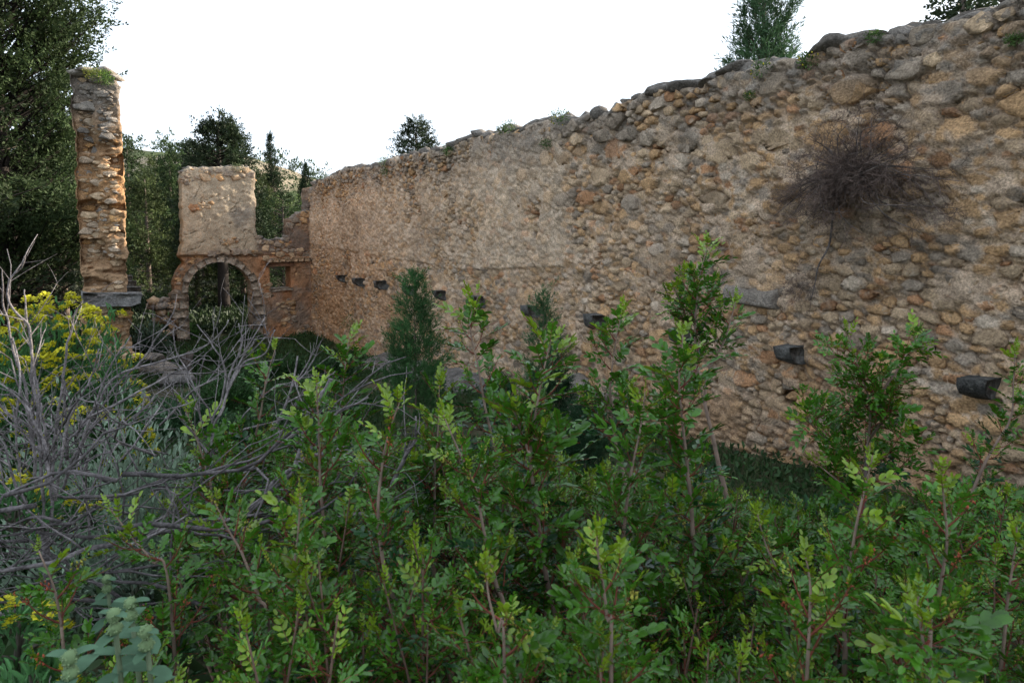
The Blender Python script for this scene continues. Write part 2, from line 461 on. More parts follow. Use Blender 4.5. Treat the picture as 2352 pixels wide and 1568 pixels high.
def cell_field(cells, asp, U, Z, u, z):
    """border distance and colour of the rubble cell under every grid vertex"""
    p1 = np.full(U.shape, 9.); p2 = np.full(U.shape, 9.); idx = -np.ones(U.shape, int)
    for k, c in enumerate(cells):
        R_ = c[2] * 2.3
        i0, i1 = np.searchsorted(u, [c[0] - R_, c[0] + R_])
        if i1 <= i0: continue
        Zs = Z[i0:i1]; m = (np.abs(Zs - c[1]) < R_ / asp); 
        cols_ = np.where(m.any(0))[0]
        if len(cols_) == 0: continue
        j0, j1 = cols_[0], cols_[-1] + 1
        d = np.sqrt((U[i0:i1, j0:j1] - c[0]) ** 2 + ((Z[i0:i1, j0:j1] - c[1]) * asp) ** 2) - c[2]
        a, b = p1[i0:i1, j0:j1], p2[i0:i1, j0:j1]
        lo = d < a; p2[i0:i1, j0:j1] = np.where(lo, a, np.minimum(b, d)); p1[i0:i1, j0:j1] = np.where(lo, d, a)
        idx[i0:i1, j0:j1] = np.where(lo, k, idx[i0:i1, j0:j1])
    return np.clip((p2 - p1) * .5, 0, .3), idx
def cell_info(cells, colf):
    return np.array([colf(c) for c in cells]), np.array([rnd.uniform(-.012, .014) for c in cells])
tt = [-4.0]
while tt[-1] < TE + .85: tt.append(tt[-1] + np.interp(tt[-1], [0, 1.5, 6, 12, 20], [.06, .019, .022, .032, .038]))
tt = np.array(tt); nz = 205
tb, tu = base_main(tt), top_main(tt) + .05 * (n2(tt, 0 * tt, 9, 3, 8) - .5)
s = np.linspace(0, 1, nz)
TT = np.repeat(tt[:, None], nz, 1); ZZ = tb[:, None] + (tu - tb)[:, None] * s
WU, WZ = TT + .035 * (n2(TT, ZZ, 9, 3, 51) - .5), ZZ + .035 * (n2(TT, ZZ, 9, 3, 52) - .5)
bd, ci = cell_field(cells, ASP, WU, WZ, tt, ZZ)
def main_col(c):
    u, z, r = c[:3]; dtop = top_main(u) - z
    g = .05 + .7 * math.exp(-max(dtop, 0) / .28) + .3 * float(dark_stain(u, z)) + (.25 if z < 1.2 and 5.5 < u < 9 else 0)
    return stone_col(g, .12 if u < 9 else .05)
ccol, chh = cell_info(cells, main_col)
H = mort_h(TT, ZZ)
_cu = np.array([c[0] for c in cells]); _cz = np.array([c[1] for c in cells]); _ta = rg.normal(size=len(cells)) * .16; _tb = .12 + rg.normal(size=len(cells)) * .2
FAC = np.clip(_ta[ci] * (TT - _cu[ci]) - _tb[ci] * (ZZ - _cz[ci]), -.03, .03)
cov = sstep(.45, .62, n2(TT, ZZ, 1.6, 4, 71)) * .5 + plaster(TT, ZZ); cov = np.clip(cov, 0, .9) * (1 - .75 * sstep(7.5, 6, TT) * sstep(1.5, 1.1, top_main(TT) - ZZ))
H = H + (FAC + chh[ci] + .006 * sstep(0, .02, bd)) * (1 - .5 * cov) - .054 * np.exp(-(bd / .013) ** 2) * sstep(.37, .5, n2(TT, ZZ, 3.5, 3, 72)) * (1 - .65 * cov)
H[:, -1] -= .05; H[:, -2] -= .015
MORT = np.array([.56, .415, .295]); PLA = np.array([.58, .45, .33])
pl = plaster(TT, ZZ)[..., None]
hue = n2(TT, ZZ, .8, 4, 12)[..., None]; hue2 = n2(TT, ZZ, 2.2, 4, 14)[..., None]
K = MORT * (1 - pl) + PLA * pl
cf = (sstep(.003, .014, bd) * (1 - .6 * cov) * sstep(.28, .42, n2(TT, ZZ, 6, 3, 73)))[..., None]
K = K * (1 - cf) + ccol[ci] * cf
K = K * (1 - .3 * sstep(.5, .75, hue)) * (1 + .35 * (hue2 - .5))
ora = sstep(.48, .68, n2(TT, ZZ, 1.1, 3, 22))[..., None] * sstep(2.4, 1.0, ZZ)[..., None] * .7
K = K * (1 - ora) + np.array([.44, .27, .15]) * ora
topg = sstep(.75, .05, (tu[:, None] - ZZ) + .5 * (n2(TT, ZZ, 2, 3, 6) - .5))[..., None] * .5
K = K * (1 - topg) + np.array([.17, .165, .155]) * topg
K = K * (1 - .45 * dark_stain(TT, ZZ)[..., None])
V = W(DW - H, TT, ZZ).reshape(-1, 3)
main = thing('stone_wall', W(np.float64(DW), np.float64(8.), np.float64(.2)), 'long tall rubble stone wall running along the right side with a row of dark corbels', 'wall')
mb = MB(); mb.add(V, grid_tris(len(tt), nz)[:, ::-1], K.reshape(-1, 3))
# top slab, back and ends of the core
tc_ = tt[::3]; nt_ = len(tc_); ww = np.linspace(0, .72, 9)
T2 = np.repeat(tc_[:, None], 9, 1); N2_ = DW + .03 + np.repeat(ww[None], nt_, 0)
Z2 = top_main(T2) + .22 * (n2(T2, N2_, 4, 3, 3) - .5) - .02
Z2[:, 0] = np.interp(tc_, tt, tu) - .01
V2 = W(N2_, T2, Z2); Vb = W(N2_[:, -1:], T2[:, -1:], base_main(T2[:, -1:]))
V2 = np.concatenate([V2, Vb], 1).reshape(-1, 3)
mb.add(V2, grid_tris(nt_, 10), np.array([.17, .16, .145]))
mb.build('mortar_core', M_MORTAR, main)

allst = []; cidx = 0
for (u, z, r, du, dz) in cells:
    k_ = len(allst); c = ccol[cidx]; dtop = top_main(u) - z
    cv = float(n2(np.array([u]), np.array([z]), 1.6, 4, 71)[0])
    h = chh[cidx] + rnd.uniform(-.004, .016) + r * .05 + (.03 if dtop < .35 else 0) + (.012 if r > .15 else 0) - (.012 if cv > .52 else 0)
    cidx += 1
    if r < .045 and rnd.random() < (.75 if u < 8 else .35): continue
    h += float(bulge(u, z)[0])
    sv = stone_verts(u, z, r, du, dz, h)
    base_b = float(bulge(u, z)[0]); sv[:12, 1] += base_b; sv[:, 2] = np.minimum(sv[:, 2], top_main(sv[:, 0]) + .02)
    P3 = W(DW - sv[:, 1], sv[:, 0], sv[:, 2])
    zc = 2.84 - 0; Yc = P3[36, 1]
    vis = 0
    if Yc > .5:
        xx = 1176 + F_PX * P3[36, 0] / Yc; yy = HORIZ + (EYE - P3[36, 2]) / Yc * F_PX
        if -40 < xx < 2392 and yy < 1300: vis = r / (Yc * math.hypot(1, (xx - 1176) / F_PX)) * (1.0 if yy < 1000 else .5)
    allst.append((vis, P3, c))
allst.sort(key=lambda q: -q[0])
def emit_stones(lst, parent, nmax=300, name='stone', rest='small_stones', m=None):
    m = m or M_STONE
    for vis, P3, c in lst[:nmax]:
        one = MB(); one.add(P3, FT, c); one.build(name, m, parent, origin=P3[36])
    if len(lst) > nmax:
        mb = MB()
        k25 = np.r_[0:24, 36]; F36 = np.array([(a, b, b + 12) for a, b in zip(range(12), [*range(1, 12), 0])] + [(a, b + 12, a + 12) for a, b in zip(range(12), [*range(1, 12), 0])] + [(12 + a, 12 + b, 24) for a, b in zip(range(12), [*range(1, 12), 0])])
        for vis, P3, c in lst[nmax:]:
            if np.ptp(P3[:12, 2]) < .09: mb.add(P3[k25], F36, c)
            else: mb.add(P3, FT, c)
        tag(mb.build(rest, m, parent), kind='stuff')
emit_stones(allst, main)

def corbel(parent, n0, t, ztop, proj=.34, wid=.24, hgt=.2, sign=-1, col=(.10, .097, .09), name='corbel', square=False):
    k = 9; prof = [(-.15, 0), (proj, 0)]
    for i in range(1, k):
        a = i / (k - 1) * math.pi / 2
        prof.append((proj * max(0, math.cos(a)) ** .8 * .96 if not square else proj * (1 - .35 * (i / (k-1)) ** 2.5), -hgt * (.1 + .9 * math.sin(a) ** .9)))
    prof.append((-.15, -hgt * 1.02))
    prof = np.array(prof); m = len(prof); ws = np.linspace(-wid / 2, wid / 2, 5)
    V = []
    for j, w_ in enumerate(ws):
        sc_ = .96 if j in (0, 4) else 1
        for (a, b) in prof: V.append((n0 + sign * (a * sc_), t + w_, ztop + b * sc_ - .004 * (1 - sc_)))
    V = np.array(V); V += .045 * (np.stack([fbm(V + 3 + t, 11, 3), fbm(V + 9 + t, 11, 3), fbm(V + 5 + t, 11, 3)], -1) - .5)
    F = []
    for j in range(4):
        for i in range(m):
            a, b = j * m + i, j * m + (i + 1) % m; F += [(a, b, b + m), (a, b + m, a + m)]
    V = np.concatenate([V, [V[:m].mean(0)], [V[-m:].mean(0)]]); e = len(V)
    for i in range(m): F += [(i, (i + 1) % m, e - 2), (4 * m + i, 4 * m + (i + 1) % m, e - 1)]
    mb = MB(); mb.add(W(V[:, 0], V[:, 1], V[:, 2]), F, np.array(col) * rnd.uniform(.8, 1.25))
    return mb.build(name, M_DARKSTONE, parent, origin=W(np.float64(n0), np.float64(t), np.float64(ztop)))
for i, (t, z) in enumerate(CT): corbel(main, DW - float(bulge(t, z)[0]), t, z, proj=(.19 if t < 5 else .23) + .05 * rnd.random(), wid=.17 + .04 * rnd.random(), hgt=(.15 if t < 5 else .18) + .03 * rnd.random())

# plaster ledge low in the wall
a0, a1 = SL[2], SL[0]; zc = (SL[1] + SL[3]) / 2
us = np.linspace(a0, a1, 60); zs = np.linspace(-.13, .12, 14)
U, Z = np.meshgrid(us, zs, indexing='ij')
edge = sstep(0, .06, U - a0) * sstep(0, .12, a1 - U) * sstep(-.13, -.1, Z) * sstep(.12, .0, Z)
Hh = -.05 + .125 * edge + .02 * (n2(U, Z, 18, 3) - .5) + bulge(U.ravel(), Z.ravel() * 0 + zc).reshape(U.shape)
mb = MB(); mb.add(W(DW - Hh, U, Z + zc + .04 * (U - a0)).reshape(-1, 3), grid_tris(60, 14)[:, ::-1], np.array([.25, .215, .18]))
mb.build('plaster_ledge', M_MORTAR, main)

# cap stones on the broken top
def cap_row(parent, path, step, size, colf, name='cap_stone', nmax=300):
    """path(s) -> point, s in metres"""
    pass
cnt = 0
for row, (noff, dz) in enumerate([(.10, .0), (.36, .03), (.6, .0)]):
    t = -1.0
    while t < TE + .6:
        sz = rnd.uniform(.08, .17) if rnd.random() < .85 else rnd.uniform(.15, .2)
        if row: sz *= 1.1
        z = top_main(t) + dz + sz * rnd.uniform(-.15, .12)
        c = GRY * rnd.uniform(.5, .95)
        one = MB(); cpt = W(np.float64(DW + noff), np.float64(t), np.float64(z))
        yaw = rnd.uniform(-.5, .5); A = np.array([[*(UH * math.cos(yaw) + NH * math.sin(yaw)), 0], [*(NH * math.cos(yaw) - UH * math.sin(yaw)), 0], [0, 0, 1]])
        rock(one, cpt, (sz * rnd.uniform(1, 1.5), sz, sz * rnd.uniform(.45, .75)), c * .95, (3 if t < 5 else 2) if t < 9 and row == 0 else 1, A, seed=cnt + 50)
        one.build('cap_stone', M_ROCK, main, origin=cpt); cnt += 1
        t += sz * rnd.uniform(1.7, 2.4)

# ---- masked wall faces (end wall, left wall)
def inpoly(P, x, y):
    P = np.asarray(P); r = np.zeros(x.shape, bool); j = len(P) - 1
    for i in range(len(P)):
        xi, yi, xj, yj = *P[i], *P[j]
        c = ((yi > y) != (yj > y)) & (x < (xj - xi) * (y - yi) / (yj - yi + 1e-12) + xi); r ^= c; j = i
    return r
def masked_face(mb, u, z, mask, Hf, Kf, pos, thick, sides=9):
    """front relief over the kept cells; border edges run back through the wall to a back face"""
    nu, nz_ = len(u), len(z)
    U, Z = np.meshgrid(u, z, indexing='ij')
    ucm, zcm = (U[:-1, :-1] + U[1:, 1:]) / 2, (Z[:-1, :-1] + Z[1:, 1:]) / 2
    keep = mask(ucm, zcm)
    i = np.arange(nu - 1)[:, None] * nz_ + np.arange(nz_ - 1)[None]
    q = np.stack([i, i + nz_, i + nz_ + 1, i + 1], -1)[keep]
    e = np.concatenate([q[:, [0, 1]], q[:, [1, 2]], q[:, [2, 3]], q[:, [3, 0]]])
    key = e.min(1) * (nu * nz_) + e.max(1); uq, inv, c = np.unique(key, return_inverse=True, return_counts=True)
    be = e[c[inv] == 1]
    UU, ZZ = U.ravel().copy(), Z.ravel().copy()
    for _ in range(3):                                        # relax the stair-stepped border
        su, szz, cn = np.zeros(nu * nz_), np.zeros(nu * nz_), np.zeros(nu * nz_)
        for a, b in ((0, 1), (1, 0)):
            np.add.at(su, be[:, a], UU[be[:, b]]); np.add.at(szz, be[:, a], ZZ[be[:, b]]); np.add.at(cn, be[:, a], 1)
        k = cn > 0; UU[k] = .5 * UU[k] + .5 * su[k] / cn[k]; ZZ[k] = .5 * ZZ[k] + .5 * szz[k] / cn[k]
    bset = np.zeros(nu * nz_, bool); bset[be.ravel()] = True
    H = Hf(UU, ZZ) - .02 * bset; K = Kf(UU, ZZ)
    F = np.concatenate([q[:, [0, 1, 2]], q[:, [0, 2, 3]]])
    used = np.unique(F); rem = -np.ones(nu * nz_, int); rem[used] = np.arange(len(used))
    mb.add(pos(UU[used], H[used], ZZ[used]), rem[F], K[used])
    # rim
    bv = np.unique(be); rb = -np.ones(nu * nz_, int); rb[bv] = np.arange(len(bv)); ds = np.linspace(0, -thick, sides)
    RV = []; 
    for k, d in enumerate(ds):
        jit = (.035 if 0 < k else 0)
        a = jit * (n2(UU[bv] * 3, ZZ[bv] * 3 + d * 4, 3, 3, 1) - .5) * 2
        b = jit * (n2(UU[bv] * 3, ZZ[bv] * 3 + d * 4, 3, 3, 8) - .5) * 2
        RV.append(pos(UU[bv] + a, (H[bv] if k == 0 else 0 * H[bv] + d), ZZ[bv] + b))
    RV = np.concatenate(RV); nb = len(bv); a, b = rb[be[:, 0]], rb[be[:, 1]]
    RF = [np.concatenate([np.stack([a + k * nb, b + k * nb, b + (k + 1) * nb], -1), np.stack([a + k * nb, b + (k + 1) * nb, a + (k + 1) * nb], -1)]) for k in range(sides - 1)]
    mb.add(RV, np.concatenate(RF), np.tile(K[bv] * .9, (sides, 1)))
    mb.add(pos(UU[used], 0 * UU[used] - thick, ZZ[used]), rem[F][:, ::-1], K[used])
    return keep

# ---- end wall with the arch and the window
E = lambda x, y: on_t(x, y, TE)
OUT = [E(x, y) for x, y in [(431, 800), (431, 740), (396, 742), (395, 676), (401, 672), (401, 646), (410, 622), (424, 606), (412, 586), (414, 574), (419, 560), (420, 500), (416, 470), (418, 440), (415, 400), (420, 390), (440, 386),
        (500, 384), (560, 383), (580, 392), (586, 400), (584, 440), (588, 470), (586, 520), (590, 542), (602, 551), (632, 551), (655, 548), (664, 540), (665, 504), (683, 494), (704, 486), (708, 430), (740, 425), (745, 800)]]
ax0, ax1 = E(431, 680)[0], E(579, 680)[0]; acx = (ax0 + ax1) / 2; arr = (ax1 - ax0) / 2; asp_z = E(500, 601)[1] - arr
WIN = (E(621, 640)[0], E(668, 640)[0], E(640, 662)[1], E(640, 611)[1])
def end_mask(u, z):
    j = .035 * (n2(u, z, 7, 3, 2) - .5) * 2; k = .035 * (n2(u, z, 7, 3, 6) - .5) * 2
    m = inpoly(OUT, u + j, z + k)
    arch = (((u - acx) ** 2 + (z - asp_z) ** 2 < arr ** 2) & (z > asp_z)) | ((abs(u - acx) < arr) & (z <= asp_z))
    win = (u > WIN[0]) & (u < WIN[1]) & (z > WIN[2]) & (z < WIN[3])
    return m & ~arch & ~win
ZL = E(500, 585)[1]                                   # ledge between the floors
def end_h(u, z):
    h = .05 * (n2(u, z, 5, 4, 41) - .5) + .03 * (abs(n2(u, z, 10, 3, 44) - .5) * 2 - .3) + .05 * (n2(u, z, 1.5, 3, 42) - .5) + .015 * (n2(u, z, 25, 2, 43) - .5)
    lz = ZL + .06 * (n2(u, 0 * u, 3, 3, 3) - .5)
    h = h + np.where(z > lz, .07, 0.0) * sstep(acx + 1.2, acx + .8, u) - .06 * np.exp(-((z - lz + .05) / .03) ** 2)
    crack = np.abs(n2(u, z, 2.2, 3, 55) - .5)
    h = h - .05 * sstep(.012, .0, crack)
    return h
def end_k(u, z):
    pier = sstep(ZL - .1, ZL + .15, z) * sstep(acx + 1.15, acx + .85, u)
    K = np.array([.36, .22, .13])[None] * np.ones((len(u), 1)); P = np.array([.44, .36, .26])
    o = .8 * (sstep(acx + .7, acx + 1.2, u) * sstep(ZL + .4, ZL - .2, z))[:, None] * sstep(.3, .6, n2(u, z, 1.6, 3, 61))[:, None]
    K = K * (1 - o) + np.array([.42, .20, .095]) * o
    K = K * (1 - pier[:, None]) + P * pier[:, None]
    g = sstep(.5, .68, n2(u, z, 1.8, 4, 62))[:, None] * .6
    K = K * (1 - g) + np.array([.22, .2, .175]) * g
    d = (sstep(ZL - .15, ZL + .1, z) * sstep(acx + .8, acx + 1.1, u))[:, None] * .65 * sstep(.3, .6, n2(u, z, 2.5, 3, 65))[:, None]
    K = K * (1 - d) + np.array([.13, .125, .12]) * d
    return K * (.8 + .4 * n2(u, z, 6, 3, 63)[:, None])
posE = lambda u, h, z: W(u, TE - h, z)
endw = thing('ruined_end_wall', W(np.float64(acx), np.float64(TE), np.float64(0.)), 'ruined far end wall with a round arch, a small square window and a tall plastered pier', 'wall')
mb = MB(); masked_face(mb, np.arange(min(o[0] for o in OUT) - .1, DW + .25, .026), np.arange(-.3, max(o[1] for o in OUT) + .1, .026), end_mask, end_h, end_k, posE, .62)
mb.build('plastered_masonry', M_MORTAR, endw)
# visible stones on the end wall: along its ledge and edges, thin elsewhere
def gridded(f, u0, u1, z0, z1, st=.04):
    us, zs = np.arange(u0, u1 + st, st), np.arange(z0, z1 + st, st)
    U, Z = np.meshgrid(us, zs, indexing='ij'); g = f(U, Z)
    def look(u, z):
        i, j = int((u - u0) / st + .5), int((z - z0) / st + .5)
        return bool(g[min(max(i, 0), len(us) - 1), min(max(j, 0), len(zs) - 1)])
    return look
def in_end_v(u, z):
    ok = end_mask(u - .05, z) & end_mask(u + .05, z) & end_mask(u, z - .05) & end_mask(u, z + .05) & ~((np.hypot(u - acx, z - asp_z) < arr + .24) & (z > asp_z))
    nq = n2(u, z, 2.2, 2, 33); topd = ~end_mask(u, z + .28) & (z > 2); nearl = abs(z - ZL + .05) < .14
    return ok & ((nearl & (nq > .4)) | topd | ((z < 1.3) & (u < acx)) | ((z < ZL) & (nq > .62)) | (nq > .79))
in_end = gridded(in_end_v, OUT[3][0] - .2, DW + .1, -.2, 5)
pts, hg, cell = power_seeds(OUT[3][0], DW, -.1, 5, [(.11, .16, 900), (.07, .1, 3500), (.04, .06, 6000)], in_end, 0, 1.5)
lst = []
for (u, z, r, du, dz) in stone_cells(pts, hg, cell, 1.5, .006, 1.35):
    g = .55 if z > 3.9 else .3
    hb = float(end_h(np.array([u]), np.array([z]))[0])
    sv = stone_verts(u, z, r, du, dz, hb + rnd.uniform(.0, .03)); sv[:12, 1] += hb
    lst.append((r, W(TE - sv[:, 1], sv[:, 0] * 0 + 0, sv[:, 2]) if False else W(sv[:, 0], TE - sv[:, 1], sv[:, 2]), stone_col(g, .12)))
lst.sort(key=lambda q: -q[0]); emit_stones(lst, endw)
# voussoirs and jamb stones
def block(parent, name, u0, u1, z0, z1, ta, tb_, col, m=M_STONE, jit=.012, frame='E', poly=None):
    P = poly if poly is not None else [(u0, z0), (u1, z0), (u1, z1), (u0, z1)]
    P = np.array(P, float); c = P.mean(0); R = []
    for i in range(len(P)):                                  # subdivide the outline
        for k in range(4): R.append(P[i] + (P[(i + 1) % len(P)] - P[i]) * k / 4)
    R = np.array(R); k = len(R); V = []; F = []
    layers = [(.965, ta), (.995, ta + .014), (1, ta + (tb_ - ta) * .5), (1, tb_)]
    for s_, t_ in layers:
        for p in R: q = c + (p - c) * s_; V.append((q[0] + rg.normal() * jit * .3, t_, q[1] + rg.normal() * jit * .3))
    V += [(c[0], ta - .012, c[1])]
    for l in range(3):
        for i in range(k): a, b = l * k + i, l * k + (i + 1) % k; F += [(a, b, b + k), (a, b + k, a + k)]
    for i in range(k): F.append((i, (i + 1) % k, 4 * k))
    V = np.array(V); V += jit * 2 * (np.stack([fbm(V + 3, 7, 3), fbm(V + 9, 7, 3), fbm(V + 5, 7, 3)], -1) - .5)
    mb = MB(); mb.add(W(V[:, 0], V[:, 1], V[:, 2]), F, col)
    return mb.build(name, m, parent, origin=W(c[0], np.float64(ta), c[1]))
nv = 11; VC = np.array([.31, .26, .205])
angs = [0]; 
for k in range(nv): angs.append(angs[-1] + rnd.uniform(.8, 1.2))
angs = np.array(angs) / angs[-1] * math.pi
for k in range(nv):
    a0, a1 = angs[k] + .006, angs[k + 1] - .006; rin = arr - .012; rout = arr + rnd.uniform(.13, .2)
    am = (a0 + a1) / 2
    P = [(acx + rr * math.cos(a), asp_z + rr * math.sin(a)) for rr, a in ((rin, a0), (rin, am), (rin, a1), (rout, a1), (rout, am), (rout, a0))]
    block(endw, 'voussoir', 0, 0, 0, 0, TE - .035 - rnd.uniform(0, .02), TE + .5, VC * rnd.uniform(.85, 1.15) * (1 if am > 1.3 else 1.05), poly=P)
for side in (-1, 1):
    z = -.2; 
    while z < asp_z - .05:
        hh = min(rnd.uniform(.2, .34), asp_z - z); ln = rnd.uniform(.2, .42)
        ua = acx + side * (arr - .012); ub = acx + side * (arr + ln)
        block(endw, 'jamb_stone', min(ua, ub), max(ua, ub), z + .01, z + hh - .01, TE - .04 - rnd.uniform(0, .03), TE + .5, VC * rnd.uniform(.8, 1.3))
        z += hh
# window lintel and sill
block(endw, 'window_lintel', WIN[0] - .12, WIN[1] + .1, WIN[3] - .01, WIN[3] + .10, TE - .045, TE + .45, np.array([.14, .075, .045]), M_WOOD)
block(endw, 'window_sill', WIN[0] - .04, WIN[1] + .04, WIN[2] - .07, WIN[2] + .004, TE - .05, TE + .5, VC)
for u in np.arange(WIN[0] - .1, DW - .1, .17):
    block(endw, 'lintel_course_stone', u, u + .15, WIN[3] + .12, WIN[3] + .2 + .05 * rnd.random(), TE - .1 - .03 * rnd.random(), TE + .2, VC * rnd.uniform(.8, 1.3) * [1.15, .95, .75])
# cap stones of the end wall
cnt = 700
U_ = np.arange(OUT[14][0] + .06, DW - .06, .13)
for u in U_:
    zt = None
    for z in np.arange(4.9, 2, -.03):
        if bool(end_mask(np.array([u]), np.array([z]))[0]): zt = z; break
    if zt is None: continue
    for dt in (.08, .36):
        sz = rnd.uniform(.06, .11); cpt = W(np.float64(u), np.float64(TE + dt), np.float64(zt + .01))
        one = MB(); rock(one, cpt, (sz * 1.3, sz * 1.3, sz * .6), GRY * rnd.uniform(.6, 1.1), 1, seed=cnt); cnt += 1
        one.build('cap_stone', M_ROCK, endw, origin=cpt)

# ---- left wall, seen end on
L = lambda x, y: on_t(x, y, TP)
OUTL = [L(x, y) for x, y in [(195, 905), (192, 760), (190, 690), (190, 640), (186, 560), (180, 480), (177, 400), (172, 320), (168, 240), (166, 200), (163, 175), (168, 160), (200, 157), (235, 160), (258, 158),
        (266, 180), (272, 215), (276, 260), (279, 330), (284, 380), (286, 430), (287, 520), (289, 600), (293, 660), (296, 700), (298, 760), (304, 905)]]
def left_mask(u, z):
    j = .05 * (n2(u, z, 6, 3, 82) - .5) * 2; k = .04 * (n2(u, z, 6, 3, 86) - .5) * 2
    return inpoly(OUTL, u + j, z + k)
NL0, NL1 = min(o[0] for o in OUTL), max(o[0] for o in OUTL)
def left_h(u, z):
    c = NL0 + .47 * (NL1 - NL0) + .10 * (n2(0 * u, z, 1.3, 3, 77) - .5)
    ledge = np.floor(z / .23 + .8 * n2(u, z, 1.2, 2, 71))
    h = .07 * (_hash((ledge * 7 + 3).astype(np.int64), np.floor(u * 3.1 + z * .6 + 9 * _hash(ledge.astype(np.int64), ledge.astype(np.int64), ledge.astype(np.int64))).astype(np.int64), ledge.astype(np.int64)) - .5)
    h = h + .09 * (n2(u, z, 4, 4, 72) - .5) + .07 * (abs(n2(u, z * 2, 9, 3, 73) - .5) * 2 - .3) + .03 * (n2(u, z, 26, 2, 78) - .5)
    h = h - .13 * sstep(c + .04, c - .04, u) * sstep(2.5, 3.2, z)
    h = h - .2 * sstep(.52, .6, n2(u, z * 2.2, 2.2, 3, 74)) * sstep(4.6, 4.2, z)
    return h
def left_k(u, z):
    n = n2(u, z, 1.5, 4, 91)[:, None]
    K = np.array([.38, .26, .165]) * (1 - n) + np.array([.40, .235, .12]) * n
    band = (np.exp(-((z - 3.7) / .5) ** 2))[:, None] * .5
    K = K * (1 - band) + np.array([.44, .235, .10]) * band
    g = sstep(4.3, 5.3, z + .5 * (n2(u, z, 3, 3, 92) - .5))[:, None] * .8
    K = K * (1 - g) + np.array([.19, .18, .165]) * g
    return K * (.75 + .5 * n2(u, z, 8, 3, 93)[:, None])
leftw = thing('ruined_side_wall', W(np.float64(.05), np.float64(TP), np.float64(0.)), 'tall narrow broken end of the left side wall, like a pillar, with ragged courses', 'wall')
mb = MB(); masked_face(mb, np.arange(NL0 - .1, NL1 + .1, .022), np.arange(-.4, max(o[1] for o in OUTL) + .1, .022), left_mask, left_h, left_k, lambda u, h, z: W(u, TP - h, z), .5)
# the wall behind its broken end
ts = np.arange(TP + .3, TE + .3, .06); zs = np.linspace(-.4, 1, 110)
def topl(t): return np.interp(t, [TP, TP + .8, TP + 2.2, TP + 3.5, TE + .5], [5.45, 5.3, 4.9, 4.2, 3.4]) + .25 * (n2(t, 0 * t, 2.5, 3, 4) - .5)
T3 = np.repeat(ts[:, None], 110, 1); S3 = np.linspace(0, 1, 110)[None]; Z3 = -.4 + (topl(ts)[:, None] + .4) * S3
def nrt(z): return np.interp(z, [L(298, 760)[1], L(289, 600)[1], L(284, 380)[1], L(262, 165)[1]], [L(298, 760)[0], L(289, 600)[0], L(284, 380)[0], L(262, 165)[0]])
def nlf(z): return np.interp(z, [L(192, 760)[1], L(186, 560)[1], L(177, 400)[1], L(163, 175)[1]], [L(192, 760)[0], L(186, 560)[0], L(177, 400)[0], L(163, 175)[0]])
rel = .07 * (n2(T3, Z3, 5, 4, 95) - .5)
K3 = left_k(T3.ravel(), Z3.ravel())
mb.add(W(nrt(Z3) - .03 + rel, T3, Z3).reshape(-1, 3), grid_tris(len(ts), 110), K3)
mb.add(W(nlf(Z3) + .03 - rel, T3, Z3).reshape(-1, 3), grid_tris(len(ts), 110)[:, ::-1], K3)
tpz = topl(ts); ws = np.linspace(0, 1, 7)
NN = (nlf(tpz) + .03)[:, None] + (nrt(tpz) - nlf(tpz) - .06)[:, None] * ws[None]
mb.add(W(NN, np.repeat(ts[:, None], 7, 1), tpz[:, None] + .1 * np.sin(ws * math.pi)[None]).reshape(-1, 3), grid_tris(len(ts), 7), GRY * .8)
a_ = Z3[-1]; mb.add(np.concatenate([W(nlf(a_), 0 * a_ + ts[-1], a_), W(nrt(a_), 0 * a_ + ts[-1], a_)]), grid_tris(2, 110), np.array([.3, .22, .15]))
mb.build('broken_masonry', M_MORTAR, leftw)
# stones bedded in the broken end: wide, flat, tilted
in_left = gridded(lambda u, z: left_mask(u - .11, z) & left_mask(u + .11, z) & (abs(z - (EYE - .99 - .1)) >= .17) & (n2(u, z, 1.8, 2, 35) > .18), NL0 - .2, NL1 + .2, -.3, 5.8)
pts, hg, cell = power_seeds(NL0, NL1, -.3, 5.7, [(.14, .19, 40), (.10, .14, 260), (.06, .09, 1500), (.035, .05, 4000)], in_left, 0, 1.9)
lst = []
for (u, z, r, du, dz) in stone_cells(pts, hg, cell, 1.9, .005, 1.2):
    hb = float(left_h(np.array([u]), np.array([z]))[0])
    sv = stone_verts(u, z, r, du, dz, hb + rnd.uniform(-.01, .05), .8); sv[:12, 1] += hb - .03
    q = rnd.random(); cc = (TAN * 1.1 if q < .5 else np.array([.46, .35, .25]) if q < .8 else OCH if q < .95 else GRY) if z < 4.4 else (GRY if q < .7 else TAN * .8)
    lst.append((r, W(sv[:, 0], TP - sv[:, 1], sv[:, 2]), cc * rnd.uniform(.8, 1.2)))
lst.sort(key=lambda q: -q[0]); emit_stones(lst, leftw)
for k, t in enumerate([TP + 1.55, TP + 3.1, TP + 4.9]):
    corbel(leftw, nrt(np.array([EYE - .99]))[0] - .02, t, EYE - .99 + .02 * k, proj=.3, wid=.26, hgt=.15, sign=1, col=(.13, .125, .115), square=True)
# the big block at its foot: spans the whole end and projects into the room
zb = EYE - .99
block(leftw, 'projecting_block', L(190, 690)[0] - .02, 0, 0, 0, TP - .16, TP + .3, np.array([.2, .19, .18]), M_ROCK, .02,
      poly=[(L(190, 700)[0] - .02, L(190, 700)[1]), (L(300, 703)[0], L(300, 703)[1]), (L(322, 694)[0], L(322, 694)[1]), (L(327, 673)[0], L(327, 673)[1]), (L(190, 670)[0] - .02, L(190, 670)[1])])
for k, (x, y) in enumerate([(175, 163), (198, 160), (222, 163), (248, 160), (262, 172)]):
    u, z = L(x, y); one = MB(); cpt = W(np.float64(u), np.float64(TP + .12), np.float64(z - .01))
    rock(one, cpt, (.15, .2, .07), GRY * rnd.uniform(.8, 1.1), 2, seed=900 + k); one.build('cap_stone', M_ROCK, leftw, origin=cpt)

